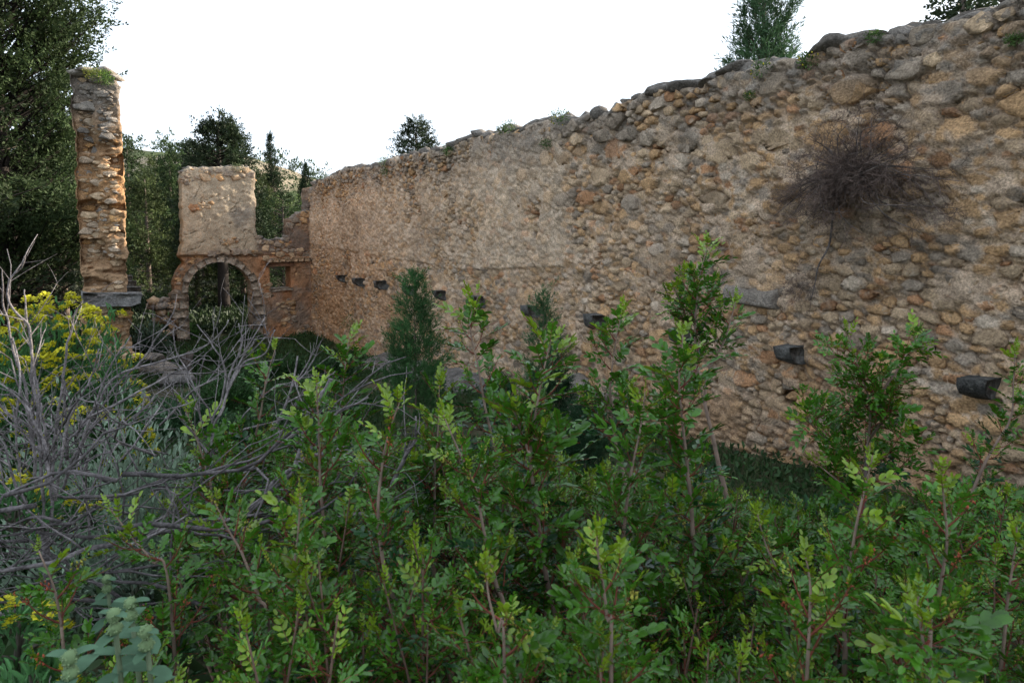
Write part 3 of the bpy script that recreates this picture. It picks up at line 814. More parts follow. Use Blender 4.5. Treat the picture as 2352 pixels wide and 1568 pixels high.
# ---- low wall stub left of the arch
loww = thing('low_wall', W(*map(np.float64, (L(350, 700)[0], TE + .3, 0))), 'low broken stub of stone wall between the left wall and the arch', 'wall')
pA_, pB_ = on_t(348, 720, TE + .25), on_t(400, 720, TE + .25)
cnt = 1200
for k in range(34):
    u = rnd.uniform(pA_[0], pB_[0] + .05); z = rnd.choice([.1, .28, .46, .64, .82, 1.0, 1.12]); 
    cpt = W(np.float64(u), np.float64(TE + .3 + rnd.uniform(-.15, .15)), np.float64(z)); one = MB()
    rock(one, cpt, (.17, .2, .12), (TAN if rnd.random() < .5 else GRY) * rnd.uniform(.8, 1.1), 1, seed=cnt); cnt += 1
    one.build('stone', M_STONE, loww, origin=cpt)

# ================================================================== rocks on the ground
def ground_rock(px, py, Y, s, label, col=GRY, cat='rock', group=None, name='boulder', flat=.6):
    p = at(px, py, Y); p[2] = float(gz(p[0], p[1])) + s * .25
    mb = MB(); rock(mb, p, (s * 1.2, s, s * flat), col, 3, seed=int(px + py)); o = mb.build(name, M_ROCK, origin=p)
    return tag(o, label, cat, group)
ground_rock(365, 770, 13.2, .30, 'large grey boulder by the foot of the left wall', GRY * .8)
ground_rock(400, 795, 12.0, .30, 'dark grey boulder lying nearest among the fallen blocks by the left wall', DGR)
ground_rock(345, 760, 14.5, .25, 'small pale boulder beyond the large grey one near the left wall', GRY * 1.1)
ground_rock(470, 745, 15.8, .16, 'flat pale block lying in the grass inside the arch', GRY * 1.2, flat=.45)
for i, (px, py, Y) in enumerate([(1325, 890, 8.2), (1345, 930, 7.8), (1318, 940, 7.9), (1352, 965, 7.4), (1372, 915, 7.6), (1335, 985, 7.3)]):
    t, z = on_n(px, py, DW - .12); r_ = .1 + .07 * rnd.random()
    cpt = W(np.float64(DW - .12), np.float64(t), np.float64(z)); mb = MB(); rock(mb, cpt, (r_ * 1.2, r_, r_), GRY * .95, 2, seed=i + 77)
    tag(mb.build('fallen_stone', M_ROCK, origin=cpt), 'grey stone in the pile at the long wall foot, ' + ['topmost', 'fourth from the top', 'leftmost', 'nearest of all', 'rightmost', 'lower left, half buried'][i], 'stone', 'loose grey stones piled at the wall foot')
# sloping rock strip at the wall foot
u = np.linspace(8.5, 14.5, 120); v = np.linspace(0, 1.1, 30); U, Vv = np.meshgrid(u, v, indexing='ij')
P = W(DW + .15 - Vv, U, 0 * U); Z = gz(P[..., 0], P[..., 1]) - .05 + (.34 - .32 * Vv) * sstep(8.5, 9.5, U) * sstep(14.5, 13.2, U) + .14 * (n2(U, Vv, 3, 4) - .5) * (1 - .4 * Vv)
P[..., 2] = Z; mb = MB(); mb.add(P.reshape(-1, 3), grid_tris(120, 30)[:, ::-1], np.array([.15, .14, .13]))
tag(mb.build('rock_ledge', M_ROCK, origin=P[60, 10]), 'bare dark grey rock ledge sloping along the foot of the long wall', 'rock ledge')

# ================================================================== leaves
def leaf_flat(l=1., wd=.42, fold=.12, bend=.15, ends=4, tipw=0.5, col=(1, 1, 1)):
    ys = np.interp(np.linspace(0, 1, ends + 1)[1:-1], [0, .3, .7, 1], [0, .22, .82, 1]); V = [(0, 0, 0)]
    for y in ys:
        w_ = wd * .5 * max(0.02, 1 - abs(2 * y - 1.04) ** 2.3) ** .5
        zc_ = -bend * y * y
        V += [(-w_, y, zc_ + fold * w_ * 2), (0, y, zc_), (w_, y, zc_ + fold * w_ * 2)]
    V.append((0, 1, -bend)); V = np.array(V) * l
    F = [(0, 2, 1), (0, 3, 2)]
    for i in range(len(ys) - 1):
        a = 1 + i * 3; F += [(a, a + 1, a + 4), (a, a + 4, a + 3), (a + 1, a + 2, a + 5), (a + 1, a + 5, a + 4)]
    a = 1 + (len(ys) - 1) * 3; e = len(V) - 1; F += [(a, a + 1, e), (a + 1, a + 2, e)]
    return V, np.array(F), np.tile(np.array(col, float), (len(V), 1))
LEAF4 = (np.array([(0, 0, 0), (-.22, .3, .06), (-.19, .78, .02), (0, 1, -.1), (.19, .78, .02), (.22, .3, .06)], float), np.array([(0, 2, 1), (0, 3, 2), (0, 4, 3), (0, 5, 4)]), np.ones((6, 3)))
def pinnate(rr, pairs=4, cheap=False, col=(1, 1, 1), lf=.025):
    """a compound leaf 1 unit long -> in metres about .09"""
    mb = MB(); L_ = .034 + .0165 * pairs
    y = np.linspace(0, L_, 3 if cheap else 5); z = .008 * np.sin(y / L_ * 2.2) - .02 * (y / L_) ** 2 * rr.random_sample()
    P = np.stack([0 * y, y, z], -1)
    tube(mb, P, [.0011, .0007], np.array([.25, .055, .035]) / np.array(col) if False else np.array([.20, .05, .03]), 3)
    T = LEAF4 if cheap else leaf_flat(1, .52, .16 + .1 * rr.random_sample(), .12, 4)
    L3, R3, S3_ = [], [], []
    for k in range(pairs):
        yy = .022 + .0165 * k; zz = np.interp(yy, y, z)
        for sgn in (-1, 1):
            a = (.95 - .12 * k) + rr.normal() * .12
            d = np.array([sgn * math.sin(a), math.cos(a), .15 + rr.normal() * .15]); L3.append((0, yy + rr.normal() * .001, zz)); R3.append(d)
            S3_.append(lf * (.78 + .16 * min(k, 2)) * (1 + .1 * rr.normal()))
    if rr.random_sample() < .35: L3.append((0, L_ - .004, z[-1])); R3.append(np.array([.1 * rr.normal(), 1, 0])); S3_.append(lf * .8)
    R3 = np.array(R3); up = np.tile([0, 0, 1.], (len(R3), 1)) + rr.normal(size=(len(R3), 3)) * .22
    D = R3 / np.linalg.norm(R3, axis=1)[:, None]; X_ = np.cross(D, up); X_ /= np.linalg.norm(X_, axis=1)[:, None]
    RM = np.stack([X_, D, np.cross(X_, D)], -1)
    tint = np.array(col)[None] * (1 + .12 * rr.normal(size=(len(R3), 1)))
    scatter(mb, T, RM, np.array(L3), np.array(S3_), tint)
    return mb.arrays()
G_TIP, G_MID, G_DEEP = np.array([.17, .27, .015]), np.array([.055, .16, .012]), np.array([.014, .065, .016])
rr = np.random.RandomState(5)
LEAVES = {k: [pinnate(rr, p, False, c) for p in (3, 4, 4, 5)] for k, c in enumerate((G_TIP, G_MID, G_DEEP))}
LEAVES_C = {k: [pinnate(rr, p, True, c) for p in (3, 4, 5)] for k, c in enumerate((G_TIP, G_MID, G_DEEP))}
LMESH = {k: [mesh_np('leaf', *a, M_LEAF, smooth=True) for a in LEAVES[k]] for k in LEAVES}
OCT = (np.array([(1, 0, 0), (-1, 0, 0), (0, 1, 0), (0, -1, 0), (0, 0, 1), (0, 0, -1)], float) * [.5, .5, 1], np.array([(0, 2, 4), (2, 1, 4), (1, 3, 4), (3, 0, 4), (2, 0, 5), (1, 2, 5), (3, 1, 5), (0, 3, 5)]), np.ones((6, 3)))

def perp(d):
    d = d / np.linalg.norm(d); a = np.cross(d, [0, 0, 1.]) if abs(d[2]) < .95 else np.cross(d, [1., 0, 0]); a /= np.linalg.norm(a); return a, np.cross(d, a)
def shoot_leaves(P, out, R, rng, leafy=1.0, size=1.0, depth=0, spread=1.0, full=.9):
    """P: polyline base->tip. Collect leaves (pos, dir, scale, shade) and twigs"""
    seg = np.linalg.norm(np.diff(P, axis=0), axis=1); cum = np.concatenate([[0], np.cumsum(seg)]); Ltot = cum[-1]
    leafL = min(Ltot, leafy); s = Ltot; ang = rng.random() * 6.28; k = 0
    while s > Ltot - leafL:
        q = np.array([np.interp(s, cum, P[:, i]) for i in range(3)]); q2 = np.array([np.interp(max(s - .02, 0), cum, P[:, i]) for i in range(3)])
        d = q - q2; nd = np.linalg.norm(d); d = d / nd if nd > 1e-6 else np.array([0, 0, 1.])
        a, b = perp(d); ang += 2.4 + rng.uniform(-.3, .3); fromtip = Ltot - s
        el = .25 + 1.0 * min(1, fromtip / .12)
        ld = d * math.cos(el) + (a * math.cos(ang) + b * math.sin(ang)) * math.sin(el) + np.array([0, 0, .1])
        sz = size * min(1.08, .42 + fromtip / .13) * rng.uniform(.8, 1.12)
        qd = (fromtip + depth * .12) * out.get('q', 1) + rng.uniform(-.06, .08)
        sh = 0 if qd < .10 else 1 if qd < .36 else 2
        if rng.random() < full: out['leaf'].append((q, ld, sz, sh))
        if fromtip > .10 and depth < 2 and rng.random() < (.42 if depth == 0 else .16):
            tl = min(.05 + fromtip * .22, .2) * rng.uniform(.5, 1.25) * spread * (1 if depth == 0 else .6)
            td = d * .75 + (a * math.cos(ang) + b * math.sin(ang)) * .8; td /= np.linalg.norm(td)
            e1 = q + td * tl * .5; e2 = e1 + (td + np.array([0, 0, .5])) * tl * .45
            TP_ = spline([q, e1, e2], 3); out['twig'].append((TP_, .0022 + .003 * tl))
            shoot_leaves(TP_, out, R, rng, tl * .9, size * .92, depth + 1, spread, full)
        s -= (.012 + .010 * rng.random()) * (1 + .6 * min(1, fromtip / .6)) * out.get('step', 1) * (1 if depth == 0 else .95)
    if depth < 2 and rng.random() < .55: out['bud'].append((P[-1], P[-1] - P[-2]))
def make_shoot(name, pxpts, Y, label, nleaf=300, thick=.0075, size=1.0, leafy=.8, red=False, lean=0, cat='shrub', group=None, extra=(), full=.9, spread=1.0, dy=0.):
    rng = random.Random(int(pxpts[0][0] * 7 + pxpts[0][1]))
    n_ = len(pxpts)
    P = np.array([at(x, y, Y + dy * i / max(1, n_ - 1)) for i, (x, y) in enumerate(pxpts)][::-1])     # base first
    b = P[0].copy(); g = float(gz(b[0], b[1])); 
    if P[0][2] > g: P = np.concatenate([[[b[0] + rng.uniform(-.03, .03), b[1] + .02, g - .03]], P])
    S = spline(P, 6); S[1:-1] += .0035 * (np.stack([fbm(S[1:-1] + k * 9, 9, 2) for k in range(3)], -1) - .5) * 2
    out = dict(leaf=[], twig=[], bud=[], step=.8, q=.85)
    leafy *= 1.25; size *= 1.2 if Y > 1.7 else .88
    shoot_leaves(S, out, None, rng, leafy, size, 0, spread, full)
    br = []
    for ex in extra:                                      # extra forks, tip first, in pixels
        Q = np.array([at(x, y, Y + rng.uniform(-.1, .1)) for x, y in ex][::-1]); Q = spline(Q, 5); br.append(Q)
        shoot_leaves(Q, out, None, rng, leafy * .5, size, 0, spread, full)
    root = thing(name, S[0] + [0, 0, .03], label, cat, group)
    mb = MB(); k_ = len(S)
    cols = np.array([.25, .18, .14])
    dt_ = np.linalg.norm(S - S[-1], axis=1); tube(mb, S, list(np.minimum(thick, .0016 + .0085 * dt_)), cols, 6)
    for Q in br: tube(mb, Q, [thick * .65, .002], cols, 5)
    mb.build('stem', M_BARK, root, smooth=True)
    if out['twig']:
        mb = MB()
        for Q, r in out['twig']: tube(mb, Q, [r, .001], np.array([.17, .05, .032]), 4)
        tag(mb.build('twigs', M_BARK, root, smooth=True), kind='stuff')
    if out['bud']:
        mb = MB()
        for q, d in out['bud']:
            m_ = 10; d = d / (np.linalg.norm(d) + 1e-9)
            Lc = q + d * rg.uniform(-.03, .012, size=(m_, 1)) + rg.normal(size=(m_, 3)) * .006
            c_ = np.array([.32, .30, .05]) if not red or rng.random() < .5 else np.array([.42, .10, .05])
            scatter(mb, OCT, rots(unit(m_)), Lc, rg.uniform(.003, .0065, m_), np.tile(c_, (m_, 1)) * rg.uniform(.7, 1.3, (m_, 1)))
        tag(mb.build('buds', M_FLOWER, root), kind='stuff')
    lv = out['leaf']
    lv.sort(key=lambda q: q[0][1] - .0 * q[0][2])
    inv = np.array(root.location)
    vis = [q for q in lv if EYE - q[0][2] < 1.08 * q[0][1] * .69 + .3]
    first, rest = vis[:nleaf], vis[nleaf:]
    if first:
        D = np.array([q[1] for q in first]); R = rots(D, rg.normal(size=len(D)) * .35, (0, 0, 1))
        from mathutils import Matrix
        for (q, d, sz, sh), Rm in zip(first, R):
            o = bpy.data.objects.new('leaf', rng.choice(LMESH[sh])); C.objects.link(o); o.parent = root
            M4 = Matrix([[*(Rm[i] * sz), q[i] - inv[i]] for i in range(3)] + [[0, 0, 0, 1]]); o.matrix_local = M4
    if rest: leaf_mass(rest, 'other_leaves', root)
    return root
def leaf_mass(lv, name, root, lib=None):
    lib = lib or LEAVES_C; mb = MB()
    for sh in range(3):
        for v in range(3):
            sel = [q for i, q in enumerate(lv) if q[3] == sh and i % 3 == v]
            if not sel: continue
            D = np.array([q[1] for q in sel]); R = rots(D, rg.normal(size=len(D)) * .4)
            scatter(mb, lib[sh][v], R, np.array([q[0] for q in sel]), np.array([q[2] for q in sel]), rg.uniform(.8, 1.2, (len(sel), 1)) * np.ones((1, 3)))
    return tag(mb.build(name, M_LEAF, root, smooth=True), kind='stuff')

# hero shoots: (tip ... lower) in image space fixes them; each stands on the ground at its own distance
HERO = [
 ('tall_sapling', [(1628, 552), (1605, 650), (1596, 740), (1600, 840), (1622, 940), (1650, 1060), (1680, 1200), (1702, 1330)], 3.0, 'tallest evergreen sapling, its leafy tip standing highest against the long stone wall', dict(leafy=.5, size=1.0, thick=.013, full=.8, extra=[[(1690, 690), (1665, 780), (1625, 860), (1620, 940)], [(1550, 660), (1572, 720), (1598, 780)]])),
 ('leafy_shoot', [(1568, 768), (1560, 880), (1570, 1000), (1588, 1150), (1598, 1350), (1603, 1560)], 1.85, 'pale straight shoot with yellow-green tip just in front of the tallest sapling', dict(leafy=.85)),
 ('leafy_shoot', [(1268, 772), (1248, 860), (1228, 960), (1218, 1050), (1232, 1180), (1256, 1330), (1290, 1540)], 1.8, 'upright shoot left of the centre of the wall with a bright yellow-green tip', dict(leafy=.9, extra=[[(1180, 940), (1200, 1000), (1220, 1050)]])),
 ('leafy_shoot', [(1098, 680), (1080, 745), (1100, 850), (1118, 950), (1150, 1090), (1182, 1240), (1200, 1400)], 2.4, 'thin tall shoot with few leaves reaching up to the corbel row', dict(leafy=.5, full=.7, size=1.1)),
 ('leafy_shoot', [(1016, 948), (1050, 1030), (1092, 1120), (1112, 1220), (1140, 1340), (1165, 1480)], 1.6, 'leaning leafy shoot right of the dark cypress seedling, tip full of yellow-green buds', dict(leafy=.7)),
 ('leafy_shoot', [(930, 900), (905, 960), (882, 1050), (870, 1160), (880, 1300), (905, 1430)], 1.6, 'bushy shoot with reddish twigs below the dark cypress seedling', dict(leafy=.85, red=True)),
 ('leafy_shoot', [(728, 884), (733, 960), (735, 1080), (742, 1220), (748, 1380)], 1.9, 'straight pale-stemmed shoot standing among the dead grey branches', dict(leafy=.8)),
 ('leafy_shoot', [(802, 776), (795, 830), (788, 900), (780, 1000), (775, 1100)], 2.9, 'slender shoot with an open flat top in front of the rock ledge', dict(leafy=.5, full=.75, size=1.2)),
 ('leafy_shoot', [(632, 802), (612, 870), (598, 950), (575, 1050), (560, 1160)], 2.5, 'slim shoot with a single bud tip before the far window', dict(leafy=.55, full=.6)),
 ('leafy_shoot', [(1428, 712), (1412, 800), (1402, 900), (1412, 1010), (1440, 1120), (1450, 1250)], 2.6, 'thin shoot standing below the eighth corbel, buds at its tip', dict(leafy=.55, full=.6, size=1.1)),
 ('leafy_shoot', [(1482, 900), (1470, 980), (1450, 1080), (1438, 1180), (1424, 1330), (1415, 1480)], 1.8, 'shoot with a small yellow-green crown between two taller pale shoots', dict(leafy=.75)),
 ('leafy_shoot', [(2004, 1045), (1985, 1130), (1965, 1220), (1950, 1320), (1940, 1450), (1938, 1567)], 1.5, 'leafy shoot with pink-red buds at its tip on the right', dict(leafy=.6, red=True)),
 ('leafy_shoot', [(2163, 1085), (2172, 1170), (2176, 1260), (2155, 1370), (2130, 1480)], 1.45, 'broad leafy shoot with red leaf stalks near the right edge', dict(leafy=.7, size=1.05, red=True)),
 ('leafy_sapling', [(1945, 760), (1975, 850), (1998, 930), (1992, 1030), (1975, 1150), (1960, 1300)], 3.1, 'many-branched dark green sapling against the wall between the two largest corbels', dict(leafy=.7, size=1.1, thick=.012, spread=1.7, full=.72, extra=[[(2110, 765), (2060, 850), (2010, 920)], [(2060, 900), (2030, 960), (1995, 1010)], [(1840, 950), (1900, 1010), (1980, 1080)], [(1870, 1060), (1920, 1100), (1975, 1150)]])),
 ('leafy_sapling', [(2332, 800), (2328, 880), (2322, 960), (2268, 1050), (2230, 1140), (2180, 1260)], 2.7, 'dark green sapling partly hiding the largest corbel at the right edge', dict(leafy=.8, size=.8, thick=.011, spread=.6, full=.8)),
 ('leafy_shoot', [(1850, 1280), (1860, 1350), (1858, 1430), (1850, 1560)], 1.15, 'near shoot with orange buds at the bottom right', dict(leafy=.5, red=True)),
 ('leafy_shoot', [(1115, 1300), (1120, 1370), (1140, 1450), (1160, 1567)], 1.05, 'near shoot with large glossy leaves at the bottom centre', dict(leafy=.5)),
 ('leafy_shoot', [(1372, 1230), (1380, 1310), (1395, 1420), (1405, 1567)], 1.1, 'near shoot with broad glossy leaves and a yellow leaf at the bottom, right of centre', dict(leafy=.6, size=1.1)),
 ('leafy_shoot', [(492, 1150), (520, 1210), (560, 1280), (595, 1370), (620, 1500)], 1.5, 'leaning shoot with one bright leaf pair beside the dead trunk', dict(leafy=.55)),
 ('leafy_shoot', [(425, 935), (450, 1000), (475, 1080), (490, 1180)], 2.3, 'thin shoot with red-tinged leaves before the dead branches on the left', dict(leafy=.5, full=.7, red=True)),
 ('leafy_shoot', [(90, 1265), (120, 1340), (140, 1430), (150, 1540)], 1.5, 'small shoot with reddish stem at the lower left', dict(leafy=.4, full=.8, red=True)),
 ('leafy_shoot', [(255, 1170), (300, 1230), (350, 1290), (390, 1370)], 1.7, 'low sideways shoot with red stem in the left foreground', dict(leafy=.5, red=True)),
 ('leafy_shoot', [(1010, 880), (1008, 960), (1002, 1040), (998, 1150)], 2.3, 'short shoot just right of the dark cypress seedling', dict(leafy=.5)),
 ('leafy_shoot', [(1740, 1180), (1760, 1250), (1790, 1330), (1800, 1450)], 1.7, 'thin shoot covered in yellowish buds left of the big forked trunk', dict(leafy=.45, red=True)),
 ('leafy_shoot', [(2335, 1210), (2325, 1300), (2310, 1400), (2300, 1520)], 1.5, 'leafy shoot at the right edge, low beside the wall foot', dict(leafy=.6)),
 ('leafy_shoot', [(690, 1130), (682, 1230), (678, 1340), (700, 1500)], 1.35, 'leafy shoot at the lower left of the thicket centre', dict(leafy=.6)),
 ('leafy_shoot', [(2110, 1370), (2120, 1440), (2130, 1520), (2135, 1567)], 1.0, 'nearest shoot at the bottom right with long oval leaves', dict(leafy=.5, size=1.1)),
]
for nm, pp, Y, lab, kw in HERO:
    make_shoot(nm, pp, Y, lab, **kw)

# filler bushes: each a multi-stemmed shrub of the same kind
def bush_of_shoots(Xc, Yc, tips, label, group, nleaf=40, size=1.0):
    size = 1.0 if Yc > 1.7 else .85
    base = np.array([Xc, Yc, float(gz(Xc, Yc))]); root = thing('evergreen_bush', base, label, 'bush', group)
    out = dict(leaf=[], twig=[], bud=[], q=1.5); ms = MB()
    for (tx, ty, tz) in tips:
        rng = random.Random(int(tx * 1000 + tz * 777)); b = base + [rng.uniform(-.1, .1), rng.uniform(-.1, .1), -.02]
        top = np.array([tx, ty, tz]); mid = b * .45 + top * .55 + np.array([rng.uniform(-.05, .05), rng.uniform(-.05, .05), .04])
        S = spline([b, mid, top], 5); tube(ms, S, [.007, .005, .0016], np.array([.19, .12, .09]), 4)
        shoot_leaves(S, out, None, rng, .5, size, 0, 1.1, .8)
    for Q, r in out['twig']: tube(ms, Q, [r, .001], np.array([.16, .05, .032]), 3)
    ms.build('stems', M_BARK, root, smooth=True)
    lv = sorted(out['leaf'], key=lambda q: q[0][1])
    lv = [q for q in lv if EYE - q[0][2] < 1.15 * q[0][1] * .69 + .35]
    lv = [q for i_, q in enumerate(lv) if q[3] < 2 or i_ % 3]
    if not lv: return
    leaf_mass(lv, 'leaves', root)
def env_y(x):       # highest pixel the general thicket reaches
    return np.interp(x, [0, 150, 300, 500, 600, 750, 900, 1000, 1100, 1200, 1300, 1450, 1600, 1700, 1800, 1950, 2100, 2250, 2352],
                     [1330, 1300, 1170, 1060, 990, 990, 1000, 1000, 1010, 1020, 1050, 1080, 1080, 1120, 1160, 1150, 1110, 1130, 1110])
rngf = random.Random(3)
ORD = 'first second third fourth fifth sixth seventh eighth ninth tenth eleventh twelfth thirteenth fourteenth fifteenth sixteenth'.split()
RANK = ('farthest', 'second farthest', 'third farthest', 'third nearest', 'second nearest', 'nearest')
GRP = 'evergreen bushes making up the foreground thicket'
for row, (Yc, lo, hi, stepx, nt_s) in enumerate([(4.0, -10, 40, 230, 8), (3.3, 0, 60, 200, 8), (2.5, 10, 90, 190, 8), (1.9, 110, 300, 200, 6), (1.45, 230, 450, 230, 5), (1.2, 380, 560, 280, 4)]):
    x = -150 + 60 * row; ordn = -1
    while x < 2500:
        px = x + rngf.uniform(-40, 40)
        skip = (px < 520 and Yc > 1.7) or (px < 260 and Yc > 1.2)
        if not skip:
            if Yc > 3.8 and px < 1000: x += stepx; continue
            Xc = at(px, 1200, Yc)[0]; tips = []
            for k in range(nt_s):
                qx = px + rngf.uniform(-1, 1) * stepx * .75; yy = Yc + rngf.uniform(-.3, .3) * (Yc / 2)
                ty = env_y(qx) + rngf.uniform(lo, hi)
                p = at(qx, ty, yy); tips.append(tuple(p))
            ordn += 1
            bush_of_shoots(Xc, Yc, tips, 'glossy evergreen bush in the %s rank of the thicket, %s from the left' % (RANK[row], ORD[ordn]), GRP)
        x += stepx

# ================================================================== dead branches
DCOL = np.array([.185, .165, .165])
def branchy(mb, p, d, length, r, lev, rng, kids=3, curl=.35, lift=.1, col=DCOL, sides=5, ratio=.62):
    n_ = max(3, int(length / .06) if length < .4 else 6); P = [p]; d = d / np.linalg.norm(d)
    for i in range(n_):
        d = d + np.array([rng.gauss(0, 1), rng.gauss(0, 1), rng.gauss(0, 1)]) * curl * .35 + np.array([0, 0, lift * .2]); d /= np.linalg.norm(d)
        P.append(P[-1] + d * length / n_)
    P = np.array(P); tube(mb, P, [r, r * .55], col * rng.uniform(.7, 1.35), sides)
    if lev > 0:
        for k in range(kids):
            i = rng.randint(max(1, n_ // 3), n_); dd = P[i] - P[i - 1]; a, b = perp(dd); th = rng.random() * 6.28
            nd = dd / np.linalg.norm(dd) * .8 + (a * math.cos(th) + b * math.sin(th)) * rng.uniform(.45, .95)
            branchy(mb, P[i], nd, length * ratio * rng.uniform(.6, 1.15), max(r * .55, .0012), lev - 1, rng, kids, curl, lift, col, max(3, sides - 1), ratio)
def dead_limb(mb, pts, Y, r, rng, dy=0, side=3, lev=1):
    P = np.array([at(x, y, Y + dy * i / (len(pts) - 1)) for i, (x, y) in enumerate(pts)][::-1]); S = spline(P, 5)
    S[1:-1] += .03 * (np.stack([fbm(S[1:-1] + k * 7, 11, 3) for k in range(3)], -1) - .5)
    tube(mb, S, [r, r * .75, r * .35], DCOL * rng.uniform(.9, 1.3), 7)
    for k in range(side):
        i = rng.randint(len(S) // 4, len(S) - 3); dd = S[i + 1] - S[i]; a, b = perp(dd); th = rng.random() * 6.28
        branchy(mb, S[i], dd / np.linalg.norm(dd) + (a * math.cos(th) + b * math.sin(th)) * .8, rng.uniform(.08, .25), r * .35, lev, rng, 2)
rng = random.Random(21)
limbs1 = [[(55, 590), (45, 620), (18, 655), (20, 700), (60, 745), (68, 800), (78, 870), (90, 960), (95, 1080), (100, 1220)], [(5, 620), (12, 680), (14, 740), (40, 820), (60, 900), (75, 1000), (90, 1150)],
          [(56, 665), (62, 717), (70, 775), (76, 850), (90, 930), (110, 1040), (110, 1180)], [(95, 925), (100, 1005), (115, 1090), (118, 1200)], [(228, 800), (200, 880), (160, 960), (140, 1060), (120, 1180)],
          [(300, 770), (250, 850), (215, 930), (180, 1030), (140, 1130)], [(0, 880), (50, 920), (90, 980), (120, 1060)], [(30, 930), (40, 1020), (45, 1120), (60, 1220)], [(190, 690), (170, 740), (150, 830), (130, 960), (120, 1100)]]
r1 = thing('dead_bush', [*at(100, 1250, 2.2)[:2], float(gz(*at(100, 1250, 2.2)[:2]))], 'dense dead grey bush of bare forked branches at the left edge', 'dead bush')
mb = MB()
for i, l in enumerate(limbs1): dead_limb(mb, l, 2.1 + .12 * (i % 3), .0055, rng, side=4, lev=1)
b0 = at(105, 1230, 2.2); b0[2] = float(gz(b0[0], b0[1]))
tube(mb, spline([b0, b0 + [0, 0, .3], at(100, 1180, 2.2)], 5), [.02, .012], DCOL, 8)
mb.build('branch', M_DEAD, r1, smooth=True)
mb = MB()
for k in range(60):
    p = at(rng.uniform(-60, 330), rng.uniform(960, 1290), rng.uniform(1.9, 2.9))
    branchy(mb, p, np.array([rng.gauss(0, .7), rng.gauss(0, .6), rng.uniform(.3, 1)]), rng.uniform(.15, .36), rng.uniform(.003, .006), 2, rng, 3)
tag(mb.build('bare_twigs', M_DEAD, r1, smooth=True), kind='stuff')
limbs2 = [[(406, 676), (383, 740), (348, 792), (316, 838), (255, 902), (191, 983), (133, 1040), (100, 1120)], [(525, 734), (482, 786), (429, 815), (342, 832), (279, 861), (238, 902), (180, 990)], [(300, 860), (250, 940), (190, 1020), (150, 1100)]]
r2 = thing('dead_branch', at(120, 1150, 2.5), 'long pale dead branches arching to the right in front of the ruined left wall', 'dead branch')
for l in limbs2:
    mb = MB(); dead_limb(mb, l, 2.45, .0055, rng, side=5, lev=1); mb.build('branch', M_DEAD, r2, smooth=True)
limbs3 = [[(400, 751), (412, 809), (441, 879), (482, 954), (487, 1030), (462, 1111), (487, 1180), (500, 1300)], [(453, 745), (487, 797), (516, 844), (511, 908), (487, 960), (490, 1040)], [(609, 728), (571, 792), (540, 856), (522, 902), (500, 960)],
          [(632, 757), (609, 809), (563, 832), (540, 862), (520, 905)], [(405, 935), (440, 990), (485, 1050)], [(548, 742), (555, 800), (530, 850), (520, 900)], [(585, 780), (540, 850), (510, 930), (470, 1010)]]
r3 = thing('dead_bush', [*at(500, 1300, 2.3)[:2], float(gz(*at(500, 1300, 2.3)[:2]))], 'dead grey bush with a forked trunk and bare tips before the far arch', 'dead bush')
for l in limbs3:
    mb = MB(); dead_limb(mb, l, 2.3, .0048, rng, side=3, lev=1); mb.build('branch', M_DEAD, r3, smooth=True)
limbs4 = [[(846, 912), (790, 938), (745, 975), (705, 1040), (640, 1120), (560, 1180)], [(840, 1010), (770, 1030), (700, 1050), (610, 1130)], [(730, 900), (705, 950), (690, 1010), (672, 1090)], [(955, 955), (952, 1010), (930, 1050), (900, 1120)], [(910, 1185), (840, 1180), (760, 1190), (660, 1200)], [(560, 1085), (640, 1020), (700, 960), (760, 870)]]
r4 = thing('dead_bush', [*at(640, 1250, 2.2)[:2], float(gz(*at(640, 1250, 2.2)[:2]))], 'fallen dead grey bush spreading low among the green shoots', 'dead bush')
for l in limbs4:
    mb = MB(); dead_limb(mb, l, 2.2, .008, rng, side=4, lev=1); mb.build('branch', M_DEAD, r4, smooth=True)
# heap of dead brushwood on the ground at the left
r5 = thing('brushwood_heap', [*at(250, 1250, 2.0)[:2], float(gz(*at(250, 1250, 2.0)[:2]))], 'dark heap of fallen dead brushwood under the bare bushes on the left', 'brushwood')
for k in range(42):
    a = at(rng.uniform(-60, 560), rng.uniform(1080, 1420), rng.uniform(1.7, 2.6)); th = rng.uniform(-.5, .5) + (math.pi if rng.random() < .5 else 0)
    mb = MB(); branchy(mb, a, np.array([math.cos(th), math.sin(th) * .6, rng.uniform(-.1, .25)]), rng.uniform(.25, .6), rng.uniform(.003, .009), 1, rng, 3, .5, 0, DCOL * .6)
    mb.build('fallen_stick', M_DEAD, r5, smooth=True)
r6 = thing('dead_bush', [*at(330, 1000, 3.2)[:2], float(gz(*at(330, 1000, 3.2)[:2]))], 'thin dead scrub between the yellow spurge and the arch', 'dead bush')
mb = MB()
for k in range(12):
    p = at(rng.uniform(330, 640), rng.uniform(960, 1130), rng.uniform(2.6, 3.8))
    branchy(mb, p, np.array([rng.gauss(.4, .5), rng.gauss(0, .5), rng.uniform(.3, .8)]), rng.uniform(.25, .6), rng.uniform(.003, .008), 2, rng, 3)
tag(mb.build('bare_twigs', M_DEAD, r6, smooth=True), kind='stuff')
